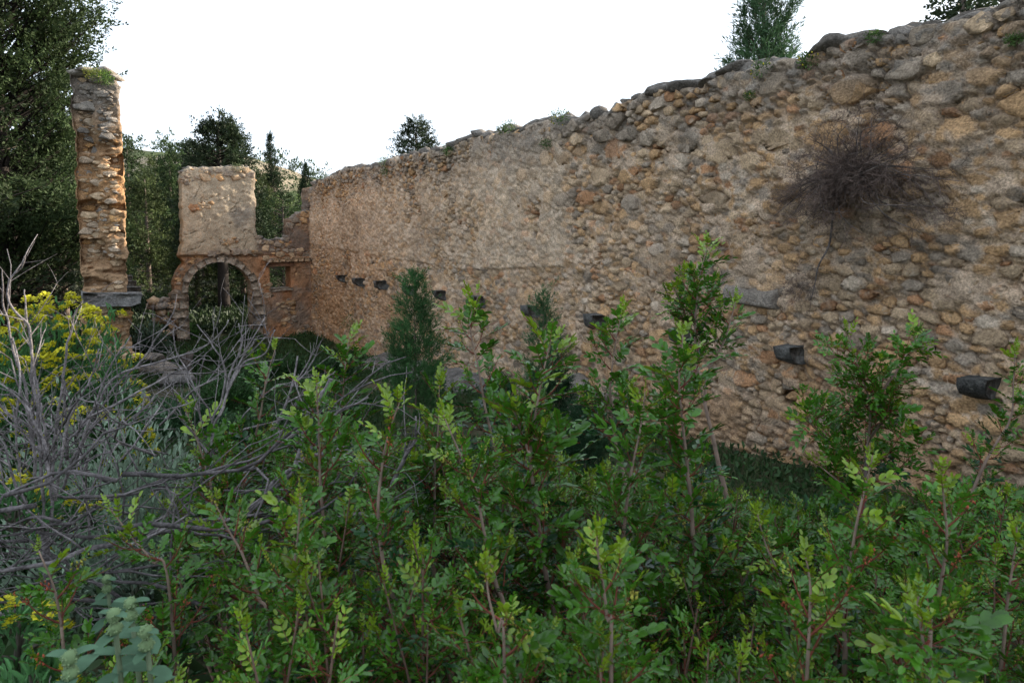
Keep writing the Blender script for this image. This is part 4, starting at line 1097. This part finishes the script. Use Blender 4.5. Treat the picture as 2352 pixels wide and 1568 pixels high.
# dark living trunks in the right thicket
for pts_, lab, r in (([(1990, 1020), (1985, 1150), (1962, 1330), (1952, 1567)], 'dark forked trunk rising through the right thicket', .016),):
    rt = thing('forked_trunk', at(1952, 1567, 1.9), lab, 'trunk')
    P = np.array([at(x, y, 2.3) for x, y in pts_][::-1]); P = np.concatenate([[[P[0][0], P[0][1], float(gz(P[0][0], P[0][1])) - .02]], P])
    mb = MB(); tube(mb, spline(P, 6), [r * 1.3, r * .9, r * .6, r * .12], np.array([.09, .07, .065]), 8); mb.build('stem', M_BARK, rt, smooth=True)
    P = np.array([at(x, y, 2.3) for x, y in [(2120, 1290), (2040, 1360), (1958, 1440)]][::-1]); mb = MB(); tube(mb, spline(P, 6), [r * .8, r * .6, r * .15], np.array([.09, .07, .065]), 7); mb.build('side_branch', M_BARK, rt, smooth=True)
    rt.location = Vector(rt.location)

# ================================================================== dry bush hanging on the wall
rd = thing('dry_wall_bush', W(*map(np.float64, (DW, on_n(1950, 400)[0], on_n(1950, 400)[1]))), 'dry leafless dark bush rooted in the face of the long wall at the upper right', 'dry bush')
TW = np.array([.13, .095, .08]); rng = random.Random(44)
mb = MB(); mf = MB()
def wpt(px, py, out): t, z = on_n(px, py, DW - out); return W(np.float64(DW - out), np.float64(t), np.float64(z))
root_pts = [wpt(1960, 395, -.02), wpt(1985, 400, -.02), wpt(1935, 420, -.02)]
NW = np.array([-NH[0], -NH[1], 0.]); UHV = np.array([UH[0], UH[1], 0.])
targets = []
for k in range(84):
    cx, cy, rx, ry = rng.choice([(1945, 330, 140, 90), (1900, 400, 120, 120), (1860, 470, 90, 80), (2030, 340, 100, 90), (2130, 440, 90, 60), (2030, 470, 130, 90)])
    a = rng.random() * 6.28; rr_ = math.sqrt(rng.random())
    targets.append((cx + rx * rr_ * math.cos(a), cy + ry * rr_ * math.sin(a), rng.uniform(.08, .45)))
for (x, y, o_) in targets:
    p0 = rng.choice(root_pts); e = wpt(x, y, o_); m_ = (p0 + e) / 2 + NW * rng.uniform(.02, .16) + UHV * rng.uniform(-.14, .14) + np.array([0, 0, rng.uniform(-.12, .14)])
    S = spline([p0, m_, e], 5); tube(mb, S, [.008, .005, .002], np.array([.17, .14, .125]) * rng.uniform(.5, 1.3), 5)
    for k in range(6):
        i = rng.randint(2, len(S) - 1); out_d = S[i] - p0 + NW * .1; out_d /= np.linalg.norm(out_d) + 1e-6
        d = out_d + np.array([rng.gauss(0, .5), rng.gauss(0, .5), rng.gauss(-.1, .4)]) + NW * .25
        branchy(mf, S[i], d, rng.uniform(.09, .19), .0024, 2, rng, 4, .4, -.05, TW * rng.uniform(.7, 1.5), 3, .7)
P = [wpt(1905, 560, .03), wpt(1880, 610, .05), wpt(1872, 650, .04), wpt(1862, 690, .03)]
tube(mb, spline([root_pts[2], wpt(1915, 480, .12)] + P, 5), [.012, .008, .004], np.array([.14, .12, .11]), 5)
for k in range(38):
    p = wpt(rng.uniform(1825, 1880), rng.uniform(610, 680), .05)
    branchy(mf, p, np.array([rng.gauss(-.3, .6), rng.gauss(0, .3), rng.gauss(-.2, .5)]) + NW * .2, rng.uniform(.08, .18), .0018, 2, rng, 3, .25, -.05, TW, 3, .7)
mb.build('gnarled_branches', M_DEAD, rd, smooth=True)
tag(mf.build('fine_twigs', M_DEAD, rd), kind='stuff')

# ================================================================== conifers and trees
def spray(rr, n=16, L_=1., wd=.07, spread=.6, bl=(.14, .32)):
    """a flat-ish tuft of short blades along a twig pointing along +Y"""
    mb = MB()
    for k in range(n):
        y0 = rr.uniform(0, .95); d = np.array([rr.normal() * spread, .8, rr.normal() * spread * .7]); d /= np.linalg.norm(d)
        l = L_ * rr.uniform(*bl) * (1.15 - .5 * y0); p = np.array([0, y0 * L_ * .85, 0]) + d * .02 + rr.normal(size=3) * .03; a = np.cross(d, rr.normal(size=3)); a /= np.linalg.norm(a)
        V = [p, p + d * l * .5 + a * wd * .5, p + d * l, p + d * l * .45 - a * wd * .5]
        mb.add(V, [(0, 1, 3), (3, 1, 2)], np.ones(3) * rr.uniform(.7, 1.3))
    return mb.arrays()
rr = np.random.RandomState(9)
SPR = [spray(rr, 13, 1, .1, .8, (.16, .34)) for _ in range(5)]
SPRN = [spray(rr, 17, 1, .085, .8, (.13, .28)) for _ in range(5)]
SPRF = [spray(rr, 22, 1, .04, .55, (.2, .45)) for _ in range(4)]
def tree(name, base, height, prof, label, col, nb=120, ps=6, size=.45, cat='tree', group=None, lift=.35, tr=.12, z0=.1, lib=None, fuzz=.25, mat=None, trunk_col=(.14, .11, .09), tipcol=None):
    lib = lib or SPR; base = np.array(base, float); rng_ = np.random.RandomState(int(abs(base[0] * 13 + base[1] * 7 + height * 5)) + 3)
    root = thing(name, base, label, cat, group); mb = MB()
    lean = rng_.normal(size=2) * .004 * height
    hs = np.linspace(0, 1, 8); TPn = base + np.stack([lean[0] * hs ** 2, lean[1] * hs ** 2, hs * height * .96], -1); TPn[0, 2] -= .2
    tube(mb, TPn, [tr, tr * .6, tr * .15], np.array(trunk_col), 8)
    P, D, S, Tn = [], [], [], []
    hsamp = z0 + (1 - z0) * rng_.random_sample(nb) ** 1.05
    for h in hsamp:
        r = prof(h) * height * rng_.uniform(.72, 1.2); th = rng_.random_sample() * 6.28
        hd = np.array([math.cos(th), math.sin(th), 0]); st = base + np.array([lean[0] * h * h, lean[1] * h * h, h * height])
        en = st + hd * r + np.array([0, 0, r * lift]); 
        if ps > 3 and r > size * .8: tube(mb, [st, (st + en) / 2 - [0, 0, .03 * r], en], [tr * .14, tr * .03], np.array(trunk_col) * .5, 3)
        m_ = max(2, int(ps * (.4 + r / (max(prof(.3), .02) * height))))
        f = rng_.uniform(.35, 1.02, m_) ** .6
        q = st + (en - st) * f[:, None] + rng_.normal(size=(m_, 3)) * size * fuzz
        P.append(q); d = hd * .8 + np.array([0, 0, lift * 1.1]) + rng_.normal(size=(m_, 3)) * .45; D.append(d)
        S.append(size * rng_.uniform(.6, 1.15, m_)); shade = rng_.uniform(.65, 1.3)
        Tn.append(np.full(m_, shade) * rng_.uniform(.85, 1.15, m_))
    top = base + [lean[0], lean[1], height]; m_ = 8; P.append(top - np.stack([0 * np.arange(m_), 0 * np.arange(m_), np.arange(m_) * size * .3], -1)); D.append(np.tile([0, 0, 1.], (m_, 1)) + rng_.normal(size=(m_, 3)) * .25); S.append(np.full(m_, size * .8)); Tn.append(np.ones(m_))
    P, D, S, Tn = map(np.concatenate, (P, D, S, Tn)); cr = MB()
    for v, T in enumerate(lib):
        k = np.arange(len(P)) % len(lib) == v
        c_ = np.tile(np.array(col), (k.sum(), 1)) * Tn[k][:, None]
        scatter(cr, T, rots(D[k], rng_.random_sample(k.sum()) * 6.28), P[k], S[k], c_)
    mb.build('trunk', M_BARK, root, smooth=True)
    cr.build('crown', mat or M_CONIFER, root)
    return root
def gpt(px, Y, py=700):
    p = at(px, py, Y); p[2] = float(gz(p[0], p[1])); return p
def hfor(px, py, Y): return at(px, py, Y)[2] - gpt(px, Y)[2]
cone = lambda w_, p=.8: (lambda h: w_ * max(.02, (1 - h)) ** p)
spire = lambda w_: (lambda h: w_ * min(1, (1 - h) * 2.4) ** .9 * min(1, .45 + h * 1.6))
oval = lambda w_: (lambda h: w_ * math.sin(math.pi * min(1, max(0.02, .06 + .92 * h))) ** .6)
DK, MD, OL, LG = (.028, .045, .02), (.04, .066, .024), (.062, .085, .028), (.09, .14, .03)
# big one at the left edge
tree('large_cypress', gpt(22, 17), 15, lambda h: .15 * (1 - h) ** .3 * (.9 + .25 * math.sin(h * 15 + 1.2)), 'huge dark cypress filling the left edge above the dead bushes', (.036, .058, .021), nb=700, ps=11, size=.56, lib=SPRN, tr=.3, trunk_col=(.035, .028, .024), z0=.02, lift=.8)
tree('large_cypress', gpt(-170, 14.5), 11.5, lambda h: .22 * (1 - h) ** .4, 'dark cypress mostly cut off by the left edge', (.035, .055, .02), nb=180, ps=10, size=.6, tr=.35, z0=.03)
tree('cypress_tree', gpt(130, 21), 7.2, cone(.26, .5), 'lower dark tree beside the huge cypress, behind the left wall', (.045, .07, .032), nb=220, ps=10, size=.5, z0=.03)
tree('olive_tree', gpt(150, 18.5), 4.2, oval(.34), 'greyish olive tree low between the huge cypress and the left wall', (.085, .10, .065), nb=110, ps=9, size=.35, z0=.15, mat=M_FOL, fuzz=.5)
tree('juniper_tree', gpt(308, 28), hfor(305, 325, 28), cone(.165, .85), 'pointed conifer just right of the left wall', MD, nb=180, ps=8, size=.5, z0=.05)
tree('juniper_tree', gpt(345, 26), hfor(345, 400, 26), cone(.2, .6), 'shorter sunlit conifer in the gap before the pier', OL, nb=150, ps=8, size=.45, z0=.05)
tree('juniper_tree', gpt(402, 30), hfor(402, 345, 30), cone(.15, .85), 'pointed conifer just left of the plastered pier', MD, nb=195, ps=8, size=.5, z0=.05)
tree('juniper_tree', gpt(372, 40), hfor(372, 372, 40), cone(.2, .5), 'distant conifer in the gap, lower than its neighbours', OL, nb=150, ps=8, size=.55, z0=.1)
tree('cedar_tree', gpt(548, 34), hfor(546, 282, 34), lambda h: .2 * (1 - h) ** .7 * (.75 + .45 * abs(math.sin(h * 13))), 'tall ragged conifer rising behind the plastered pier', DK, nb=260, ps=9, size=.55, z0=.15, lift=.25)
tree('pine_tree', gpt(470, 36), hfor(480, 340, 36), oval(.27), 'rounded dark pine left of the ragged conifer behind the pier', DK, nb=200, ps=9, size=.6, z0=.35)
tree('juniper_tree', gpt(598, 32), hfor(598, 400, 32), cone(.22, .6), 'brownish green conifer in the gap right of the pier', OL, nb=150, ps=8, size=.5, z0=.05)
tree('cypress_spire', gpt(633, 38), hfor(633, 312, 38), spire(.06), 'tall slim columnar cypress right of the pier', (.020, .04, .016), nb=420, ps=8, size=.28, z0=.05, lift=1.6, fuzz=.2)
tree('cypress_spire', gpt(708, 42), hfor(708, 380, 42), spire(.075), 'shorter slim columnar cypress beside the corner of the long wall', (.018, .036, .014), nb=380, ps=8, size=.26, z0=.05, lift=1.6, fuzz=.2)
tree('broadleaf_tree', gpt(668, 36), hfor(665, 470, 36), oval(.4), 'light green round tree below the slim cypresses', LG, nb=150, ps=9, size=.5, mat=M_FOL, fuzz=.5)
tree('broadleaf_tree', gpt(640, 48), hfor(655, 475, 48), oval(.36), 'green tree between the two slim cypresses', OL, nb=120, ps=9, size=.6, mat=M_FOL, fuzz=.5)
for px, Y, h, lab in ((455, 23, 3.6, 'bushy conifer seen through the left of the arch'), (560, 24, 4.4, 'dark conifer seen through the right of the arch'), (655, 24, 4.2, 'dark conifer seen through the little window')):
    tree('juniper_tree', gpt(px, Y), h, cone(.3, .4), lab, MD if px > 500 else OL, nb=127, ps=8, size=.4, z0=.02)
tree('old_cypress', gpt(515, 22), 6.5, lambda h: .25 * (1 - h) ** .5, 'cypress with a thick dark trunk standing behind the arch', DK, nb=190, ps=9, size=.5, z0=.3, tr=.22, trunk_col=(.035, .028, .024))
WL = ['beside the left wall, low down', 'rounded, just left of the gap', 'far back in the gap by the left wall', 'far back behind the pier, left side', 'hidden mostly by the pier, right side', 'far back right of the pier', 'behind the slim spire at the wall corner', 'behind the far end of the long wall', 'in the shade behind the huge cypress', 'far out at the left edge', 'low, framed by the small window', 'low, behind the wall corner']
for k, (px, Y, h) in enumerate([(230, 33, 4.5), (270, 45, 6), (330, 50, 7), (440, 52, 7.5), (520, 55, 8), (590, 52, 4), (690, 60, 3), (760, 50, 3), (60, 32, 9), (-60, 40, 11), (680, 30, 3.6), (720, 32, 3.2)]):
    tree('woodland_tree', gpt(px, Y), h, oval(.3) if k % 2 else cone(.28, .5), 'tree of the wood behind the ruin, ' + WL[k], (MD, DK, OL)[k % 3], nb=80, ps=7, size=.7, z0=.06, group='trees of the wood behind the ruin')
# trees above the long wall
def behind(px, py_top, n0, col, label, name, prof, **kw):
    r = ray(px, py_top); k = n0 / (r[0] * NH[0] + r[1] * NH[1]); p = np.array([0, 0, EYE]) + r * k; g = float(gz(p[0], p[1]))
    return tree(name, (p[0], p[1], g), p[2] - g, prof, label, col, **kw)
behind(1758, -60, 7.6, (.05, .10, .045), 'feathery young cypress rising behind the long wall', 'young_cypress', cone(.125, .6), nb=210, ps=9, size=.3, z0=.45, lib=SPRF, lift=1.1)
behind(952, 283, 12, (.03, .05, .022), 'small dark conifer showing over the middle of the long wall', 'juniper_tree', cone(.26, .5), nb=260, ps=10, size=.42, z0=.45)
behind(2215, -60, 7.8, DK, 'dark conifer tip showing over the wall at the upper right corner', 'juniper_tree', cone(.13, .5), nb=110, ps=8, size=.3, z0=.6)
# hill wood
rngh = np.random.RandomState(2); hb = MB(); P, S = [], []
for k in range(600):
    i, j = rngh.randint(5, hn - 5), rngh.randint(10, 60)
    if fbm(np.array([[hx[i] * .5, hy[j] * .5, 3.]]), .11, 3)[0] < .42: continue
    b = np.array([hx[i] + rngh.normal(), hy[j] + rngh.normal(), hillZ[i, j]]); m_ = 9; s_ = rngh.uniform(.8, 1.6)
    P.append(b + rngh.normal(size=(m_, 3)) * [.9, .9, .7] * s_ + [0, 0, 1.2 * s_]); S.append(np.full(m_, 1.5 * s_))
P = np.concatenate(P); S = np.concatenate(S)
scatter(hb, spray(np.random.RandomState(4), 8, 1, .16, .9, (.3, .5)), rots(unit(len(P)) + [0, 0, .6]), P, S, np.tile(MD, (len(P), 1)) * rngh.uniform(.7, 1.4, (len(P), 1)))
tag(hb.build('distant_scrub', M_CONIFER), 'dark scrub covering the distant hill behind the trees', 'scrub', kind='stuff')

# cypress seedlings against the wall
def seedling(px, pytop, Y, label, w_=.2, nb=200, col=(.05, .13, .04), size=.16):
    b = gpt(px, Y, 900); h = at(px, pytop, Y)[2] - b[2]
    tree('cypress_seedling', b, h, lambda q: w_ * .95 * (1 - q) ** .9 * (.55 + .45 * min(1, q * 4)) * (.7 + .6 * rg.random_sample()) + .01, label, col, nb=int(nb * .7), ps=5, size=size * 1.15, z0=.02, lib=SPRF, lift=1.1, tr=.014, fuzz=.2)
seedling(955, 640, 7.6, 'feathery dark green cypress seedling before the wall, below the fourth corbel', .22, 330)
seedling(1248, 682, 6.6, 'thinner dark cypress seedling against the wall right of the middle', .17, 170, (.05, .12, .045), .14)
seedling(1345, 930, 5.2, 'low dark cypress seedling half hidden behind the pale shoots', .26, 160, (.03, .075, .032), .14)
seedling(1150, 880, 6.8, 'low bushy cypress seedling at the wall foot between the two taller ones', .3, 130, (.03, .075, .032), .14)
seedling(1285, 870, 6.4, 'small cypress seedling at the wall foot beside the loose stones', .3, 100, (.03, .075, .032), .14)

# ================================================================== low shrubs and herbs
LF2 = LEAF4; LFN = (LEAF4[0] * [.5, 1, 1.5], LEAF4[1], LEAF4[2])
def mound(name, c, rx, ry, h, n_, ls, col, label, cat='shrub', group=None, tmpl=None, m=None, shell=.55, stemcol=(.1, .09, .07), up=.6, build=True, stems=8):
    c = np.array(c, float); root = thing(name, c, label, cat, group) if build else build
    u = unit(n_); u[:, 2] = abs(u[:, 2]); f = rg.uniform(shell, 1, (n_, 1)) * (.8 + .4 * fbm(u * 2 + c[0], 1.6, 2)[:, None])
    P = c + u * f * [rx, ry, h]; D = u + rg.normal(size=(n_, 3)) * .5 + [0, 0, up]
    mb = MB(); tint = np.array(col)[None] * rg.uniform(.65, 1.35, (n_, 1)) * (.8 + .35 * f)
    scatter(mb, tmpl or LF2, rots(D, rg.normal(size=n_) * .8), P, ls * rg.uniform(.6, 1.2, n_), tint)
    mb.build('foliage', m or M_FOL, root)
    ms = MB()
    for k in range(stems):
        i = rg.randint(n_); tube(ms, spline([c, (c + P[i]) / 2 + [0, 0, .1 * h], P[i]], 3), [.008, .003], np.array(stemcol), 4)
    ms.build('stems', M_BARK, root)
    return root, P, u
# floor of the ruin: bushes one can tell apart
FLOOR = [(520, 850, 9.5, .75, .55, (.03, .075, .02), 'broad dark green bush in the middle of the room floor'),
         (650, 800, 12.5, .9, .45, (.028, .065, .02), 'dark low bush before the small window'), (760, 805, 12.0, .5, .4, (.025, .06, .02), 'dark low bush at the corner of the rock ledge'),
         (470, 775, 14.0, .7, .4, (.035, .08, .022), 'green bush right in front of the arch'), (410, 860, 8.0, .7, .5, (.03, .075, .03), 'rounded green bush beyond the dead forked bush'),
         (600, 880, 7.5, .6, .4, (.035, .07, .028), 'green bush behind the slim single-tipped shoot'), (345, 720, 15.5, .5, .8, (.07, .11, .07), 'greyish herb bush growing by the low wall stub'),
         (560, 740, 17.5, .5, .35, (.04, .085, .02), 'little bush in the arch doorway'), (700, 900, 6.5, .7, .35, (.03, .065, .028), 'low dark bush left of the rock ledge'),
         (830, 960, 5.6, .7, .4, (.025, .06, .025), 'low dark bush at the foot of the largest cypress seedling'), (1420, 1130, 4.2, .5, .35, (.03, .065, .03), 'dark bush at the wall foot behind the middle shoots'),
         (1330, 1080, 4.6, .5, .3, (.028, .06, .03), 'dark bush below the loose stone pile'), (1900, 1130, 3.7, .42, .45, (.022, .065, .026), 'dark ivy-like bush against the wall under the many-branched sapling'),
         (2150, 1190, 3.3, .5, .3, (.025, .06, .03), 'dark bush at the wall foot on the right'), (420, 700, 17.6, .4, .5, (.06, .13, .03), 'bright green bush behind the low wall stub'), (1050, 1000, 5.6, .7, .35, (.024, .055, .024), 'dark bush between the cypress seedlings')]
for px, py, Y, r, h, col, lab in FLOOR:
    p = gpt(px, Y, py); mound('low_bush', p, r, r * .8, h, int(2600 * (r / .6)) , .045 + .002 * Y, col, lab, 'bush', shell=.35)
# sage-like grey-green plants
for px, py, Y, r, h, lab in [(290, 930, 3.4, .40, 1.0, 'silvery green felted-leaf shrub just below the yellow spurge'), (150, 960, 3.6, .5, .95, 'silvery felted-leaf shrub behind the dead bush'), (400, 960, 3.6, .3, .72, 'small silvery herb bush right of the yellow spurge'),
                            (1650, 1180, 3.2, .3, .4, 'silvery green herb at the wall foot below the tallest sapling'), (1700, 1150, 3.9, .3, .32, 'silvery green herb clump against the wall foot right of the tallest sapling'), (1880, 1230, 3.3, .35, .35, 'silvery green herb patch behind the forked trunk'), (1830, 1260, 2.9, .35, .35, 'silvery green herb low beside the right thicket'), (1370, 1180, 3.4, .3, .3, 'silvery herb behind the middle shoots')]:
    p = gpt(px, Y, py); root, P, u = mound('felted_herb', p, r * 1.1, r, h * (1.3 if Y > 3.35 and px < 500 else 1), 2600, .05, (.20, .27, .19), lab, 'shrub', tmpl=(LEAF4[0] * [.75, 1, 1], LEAF4[1], LEAF4[2]), m=M_FUZZ, shell=.3, up=1.2, stemcol=(.16, .17, .12))
# yellow spurge
EU = (.07, .18, .06)
def spurge(p, r, h, label, nh=70, nl=3200, s_=1):
    root, P, u = mound('yellow_spurge', p, r, r * .8, h, nl, .06 * s_, EU, label, 'flowering shrub', tmpl=LFN, shell=.6, up=.7)
    uu = unit(nh * 2); uu[:, 2] = abs(uu[:, 2]); uu = uu[uu[:, 2] > .12][:nh]; nh = len(uu)
    q = np.array(p) + uu * [r * 1.02, r * .82, h * 1.04] * (.97 + .15 * fbm(uu * 2 + p[0], 1.6, 2)[:, None]); big = sum(1 for _ in q)
    lib = []
    for k in range(3):
        hd = MB()
        for j in range(46):
            a, rr_ = rg.uniform(0, 6.28), math.sqrt(rg.uniform(0, 1)); d = np.array([[math.cos(a) * .62 * rr_, math.sin(a) * .62 * rr_, 1.6 - 1.2 * rr_ ** 2 + rg.normal() * .15]])
            scatter(hd, leaf_flat(1, .8, .2, .1, 3), rots(np.array([[math.cos(a), math.sin(a), rg.uniform(.1, 1.2)]])), d * [.05, .05, .022], [.018], [np.array([.62, .58, .03]) * rg.uniform(.7, 1.15)])
        lib.append(mesh_np('flower_head', *hd.arrays(), M_FLOWER))
    for i in range(nh):
        o = bpy.data.objects.new('flower_head', lib[i % 3]); C.objects.link(o); o.parent = root
        o.location = Vector(q[i] - np.array(root.location)); o.rotation_euler = (rg.normal() * .3, rg.normal() * .3, rg.uniform(0, 6)); sc_ = rg.uniform(.8, 1.25) * s_; o.scale = (sc_,) * 3
p = at(125, 860, 4.3); g = float(gz(p[0], p[1])); spurge((p[0], p[1], g), .60, at(125, 738, 4.3)[2] - g, 'large rounded spurge bush covered with yellow flower heads at the left', 300, 14000)
p = at(262, 880, 4.2); g = float(gz(p[0], p[1])); spurge((p[0], p[1], g), .22, at(262, 765, 4.2)[2] - g, 'smaller yellow spurge at the right of the large one, before the wall foot', 26, 2000)
p = at(-10, 800, 4.0); g = float(gz(p[0], p[1])); spurge((p[0], p[1], g), .38, at(10, 760, 4.0)[2] - g, 'yellow spurge cut by the left edge', 40, 3000)
for px, py, Y, lab in [(30, 1390, 1.7, 'few yellow spurge blooms low at the left edge'), (75, 1500, 1.5, 'yellow blooms close to the bottom left corner'), (30, 1110, 2.1, 'yellow blooms between dead twigs at the left edge'), (150, 1130, 2.5, 'small yellow blooms behind the dead twigs')]:
    p = at(px, py, Y); g = float(gz(p[0], p[1])); spurge((p[0], p[1], max(g, p[2] - .16)), .12, .14, lab, 9, 260, .7)

# felted sage with whorls, bottom left corner
big = leaf_flat(1, .55, .16, .4, 6)
def phlomis(px, py, Y, label, hh, n_=5, s_=.048):
    tip = at(px, py, Y); g = float(gz(tip[0], tip[1])); base = np.array([tip[0] + .02, tip[1] + .03, g]); root = thing('felted_sage', base, label, 'plant')
    S = spline([base, (base + tip) / 2 + [.012, 0, 0], tip], 6); mb = MB(); tube(mb, S, [.006, .004], np.array([.17, .22, .13]), 6); mb.build('stem', M_FUZZ, root, smooth=True)
    mesh = mesh_np('leaf', big[0], big[1], big[2] * np.array([.085, .16, .095]), M_FUZZ, True)
    for k in range(n_):
        f = 1 - k * .035 / max(.2, np.linalg.norm(tip - base)); q = base + (tip - base) * f
        for sgn in (0, math.pi):
            th = k * 1.5 + sgn + rg.normal() * .2; d = np.array([[math.cos(th), math.sin(th), .5 - .1 * k]])
            Rm = rots(d)[0]; o = bpy.data.objects.new('leaf', mesh); C.objects.link(o); o.parent = root; s1 = s_ * (.55 + .25 * min(k, 2)) * rg.uniform(.85, 1.15)
            from mathutils import Matrix
            o.matrix_local = Matrix([[*(Rm[i] * s1), q[i] - base[i]] for i in range(3)] + [[0, 0, 0, 1]])
    for k, dz in enumerate((0, -.024)):
        mb = MB(); n3 = 40; u = unit(n3); scatter(mb, (ICO[2][0], ICO[2][1], np.ones((42, 3))), np.eye(3)[None], [tip + [0, 0, dz]], [.0115], [[.17, .25, .12]]); scatter(mb, (ICO[1][0] * [.8, .8, 1], ICO[1][1], np.ones((12, 3))), rots(u)[:, :, [0, 2, 1]], tip + [0, 0, dz] + u * [.0115, .0115, .011], np.full(n3, .0024), np.tile([.2, .28, .14], (n3, 1)) * rg.uniform(.8, 1.2, (n3, 1)))
        mb.build('bud_whorl', M_FUZZ, root, origin=tip)
phlomis(262, 1412, 1.05, 'felted grey-green sage with the tallest round bud whorl at the lower left', .3, 5)
phlomis(160, 1510, .95, 'felted grey-green sage with big velvety leaves in the bottom left corner', .3, 4, .066)
phlomis(335, 1450, 1.05, 'felted grey-green sage whose leaves curl, right of the other two', .3, 5)
phlomis(300, 1385, 1.2, 'smaller felted sage stem behind the tallest one', .3, 4, .06)
phlomis(245, 1330, 1.6, 'felted sage with a flat cluster of buds behind the front ones', .3, 4)

# plants growing on the walls
def tuft(px, py, n0, label, s_=.12, col=(.07, .13, .03), plane='n', flowers=0, kind_='wall_plant', off=.06):
    if plane == 'n': t, z = on_n(px, py, n0 - off); c = W(np.float64(n0 - off), np.float64(t), np.float64(z))
    else: u, z = on_t(px, py, n0 - off); c = W(np.float64(u), np.float64(n0 - off), np.float64(z))
    root = thing(kind_, c, label, 'wall plant')
    n_ = 320; u = unit(n_); P = c + u * s_ * rg.uniform(.2, 1, (n_, 1)) * [1.1, 1.1, .8]
    mb = MB(); scatter(mb, LF2, rots(u + [0, 0, .4], rg.normal(size=n_)), P, rg.uniform(.012, .03, n_) * (s_ / .12) ** .5, np.array(col)[None] * rg.uniform(.6, 1.5, (n_, 1))); mb.build('foliage', M_FOL, root)
    if flowers:
        mb = MB(); u = unit(flowers); scatter(mb, OCT, rots(u), c + u * s_ * [1, 1, .9], rg.uniform(.008, .014, flowers), np.tile([.6, .5, .03], (flowers, 1))); mb.build('blossoms', M_FLOWER, root)
TUFTS = [(1283, 268, 'green and yellow plant on the broken wall top above the plaster patch', .13, 14), (1257, 330, 'small green plant hanging on the wall below its top', .10, 0), (1030, 346, 'green tuft near the top of the far half of the long wall', .13, 0),
         (886, 395, 'little green tuft on the far part of the long wall', .11, 0), (1748, 158, 'green plant with yellow blooms under the feathery cypress', .10, 10), (1856, 138, 'yellow-flowered plant in the wall face right of the feathery cypress', .09, 16),
         (2010, 84, 'green patch on a grey cap stone near the upper right', .07, 0), (812, 742, 'dark leafy tuft at the wall foot near the far corner', .3, 0), (1722, 220, 'thin yellowish sprig in the upper wall', .05, 6), (1640, 560, 'tiny weed beside the tallest sapling tip', .04, 0),
         (1170, 292, 'yellowish tuft along the wall top in the middle', .12, 10), (1150, 298, 'low yellow weed on the wall top', .08, 10), (880, 372, 'yellowish moss tuft on the far wall top', .12, 8), (2330, 90, 'small fern-like tuft below the top right corner', .05, 0)]
for px, py, lab, s_, fl in TUFTS: tuft(px, py, DW, lab, s_, flowers=fl)
tuft(235, 176, TP, 'bright green plant on top of the pillar-like wall end', .16, (.12, .2, .03), 't', 0, off=.14)
tuft(210, 168, TP, 'yellow-green moss on top of the pillar-like wall end', .12, (.2, .22, .04), 't', 6, off=.12)
tuft(243, 182, TP, 'little fern just below the top of the pillar-like wall end', .12, (.06, .12, .03), 't', 0, off=.16)
tuft(545, 384, TE, 'small weeds on top of the plastered pier', .16, (.09, .12, .05), 't', 0, off=.1)
tuft(270, 712, TP, 'small green plant under the projecting block', .12, (.05, .12, .03), 't', 0, off=.12)

# grass and ground cover
def cover(name, n_, rect, ls, col, tmpl, m, label, cat, up=1.5, lift=0.):
    (n0, n1), (t0, t1) = rect; N = rg.uniform(n0, n1, n_); T = rg.uniform(t0, t1, n_); P = W(N, T, 0 * N)
    k = fbm(P, .9, 3) + .2 * rg.random_sample(n_) > .5; P = P[k]; P[:, 2] = gz(P[:, 0], P[:, 1]) + rg.uniform(0, .12, len(P)) * lift
    D = rg.normal(size=(len(P), 3)) * .6 + [0, 0, up]; mb = MB()
    scatter(mb, tmpl, rots(D, rg.uniform(0, 6, len(P))), P, ls * rg.uniform(.5, 1.3, len(P)), np.array(col)[None] * rg.uniform(.6, 1.4, (len(P), 1)))
    tag(mb.build(name, m), label, cat, kind='stuff')
BL = (np.array([(-.025, 0, 0), (.025, 0, 0), (-.018, .55, .05), (.018, .55, .05), (0, 1, -.15)], float), np.array([(0, 1, 3), (0, 3, 2), (2, 3, 4)]), np.ones((5, 3)))
cover('grass', 60000, ((.4, 5.1), (2.5, 18.8)), .12, (.045, .085, .025), BL, M_FOL, 'dark green grass over the room floor', 'grass')
cover('ground_cover', 42000, ((.3, 5.2), (2.5, 19)), .055, (.03, .07, .02), LF2, M_FOL, 'low leafy ground cover over the room floor', 'ground cover', .8, .8)
cover('weeds', 22000, ((-7, .4), (2, 22)), .14, (.04, .075, .025), LF2, M_FOL, 'leafy weeds on the ground left of the ruin', 'weeds', .8, 1.5)
cover('undergrowth', 30000, ((-1, 5.2), (19.5, 30)), .14, (.022, .04, .014), LF2, M_FOL, 'undergrowth behind the arch wall', 'undergrowth', .8, 3)
# tree stump among the fallen blocks
p = gpt(425, 12.8, 770); st = thing('tree_stump', p, 'split old tree stump among the boulders near the left wall', 'stump')
mb = MB(); branchy(mb, p, np.array([-.2, 0, 1.]), .5, .12, 0, random.Random(3), col=np.array([.12, .10, .09]), sides=8); branchy(mb, p, np.array([.35, 0, 1.]), .45, .08, 0, random.Random(5), col=np.array([.13, .11, .1]), sides=7); mb.build('wood', M_DEAD, st)
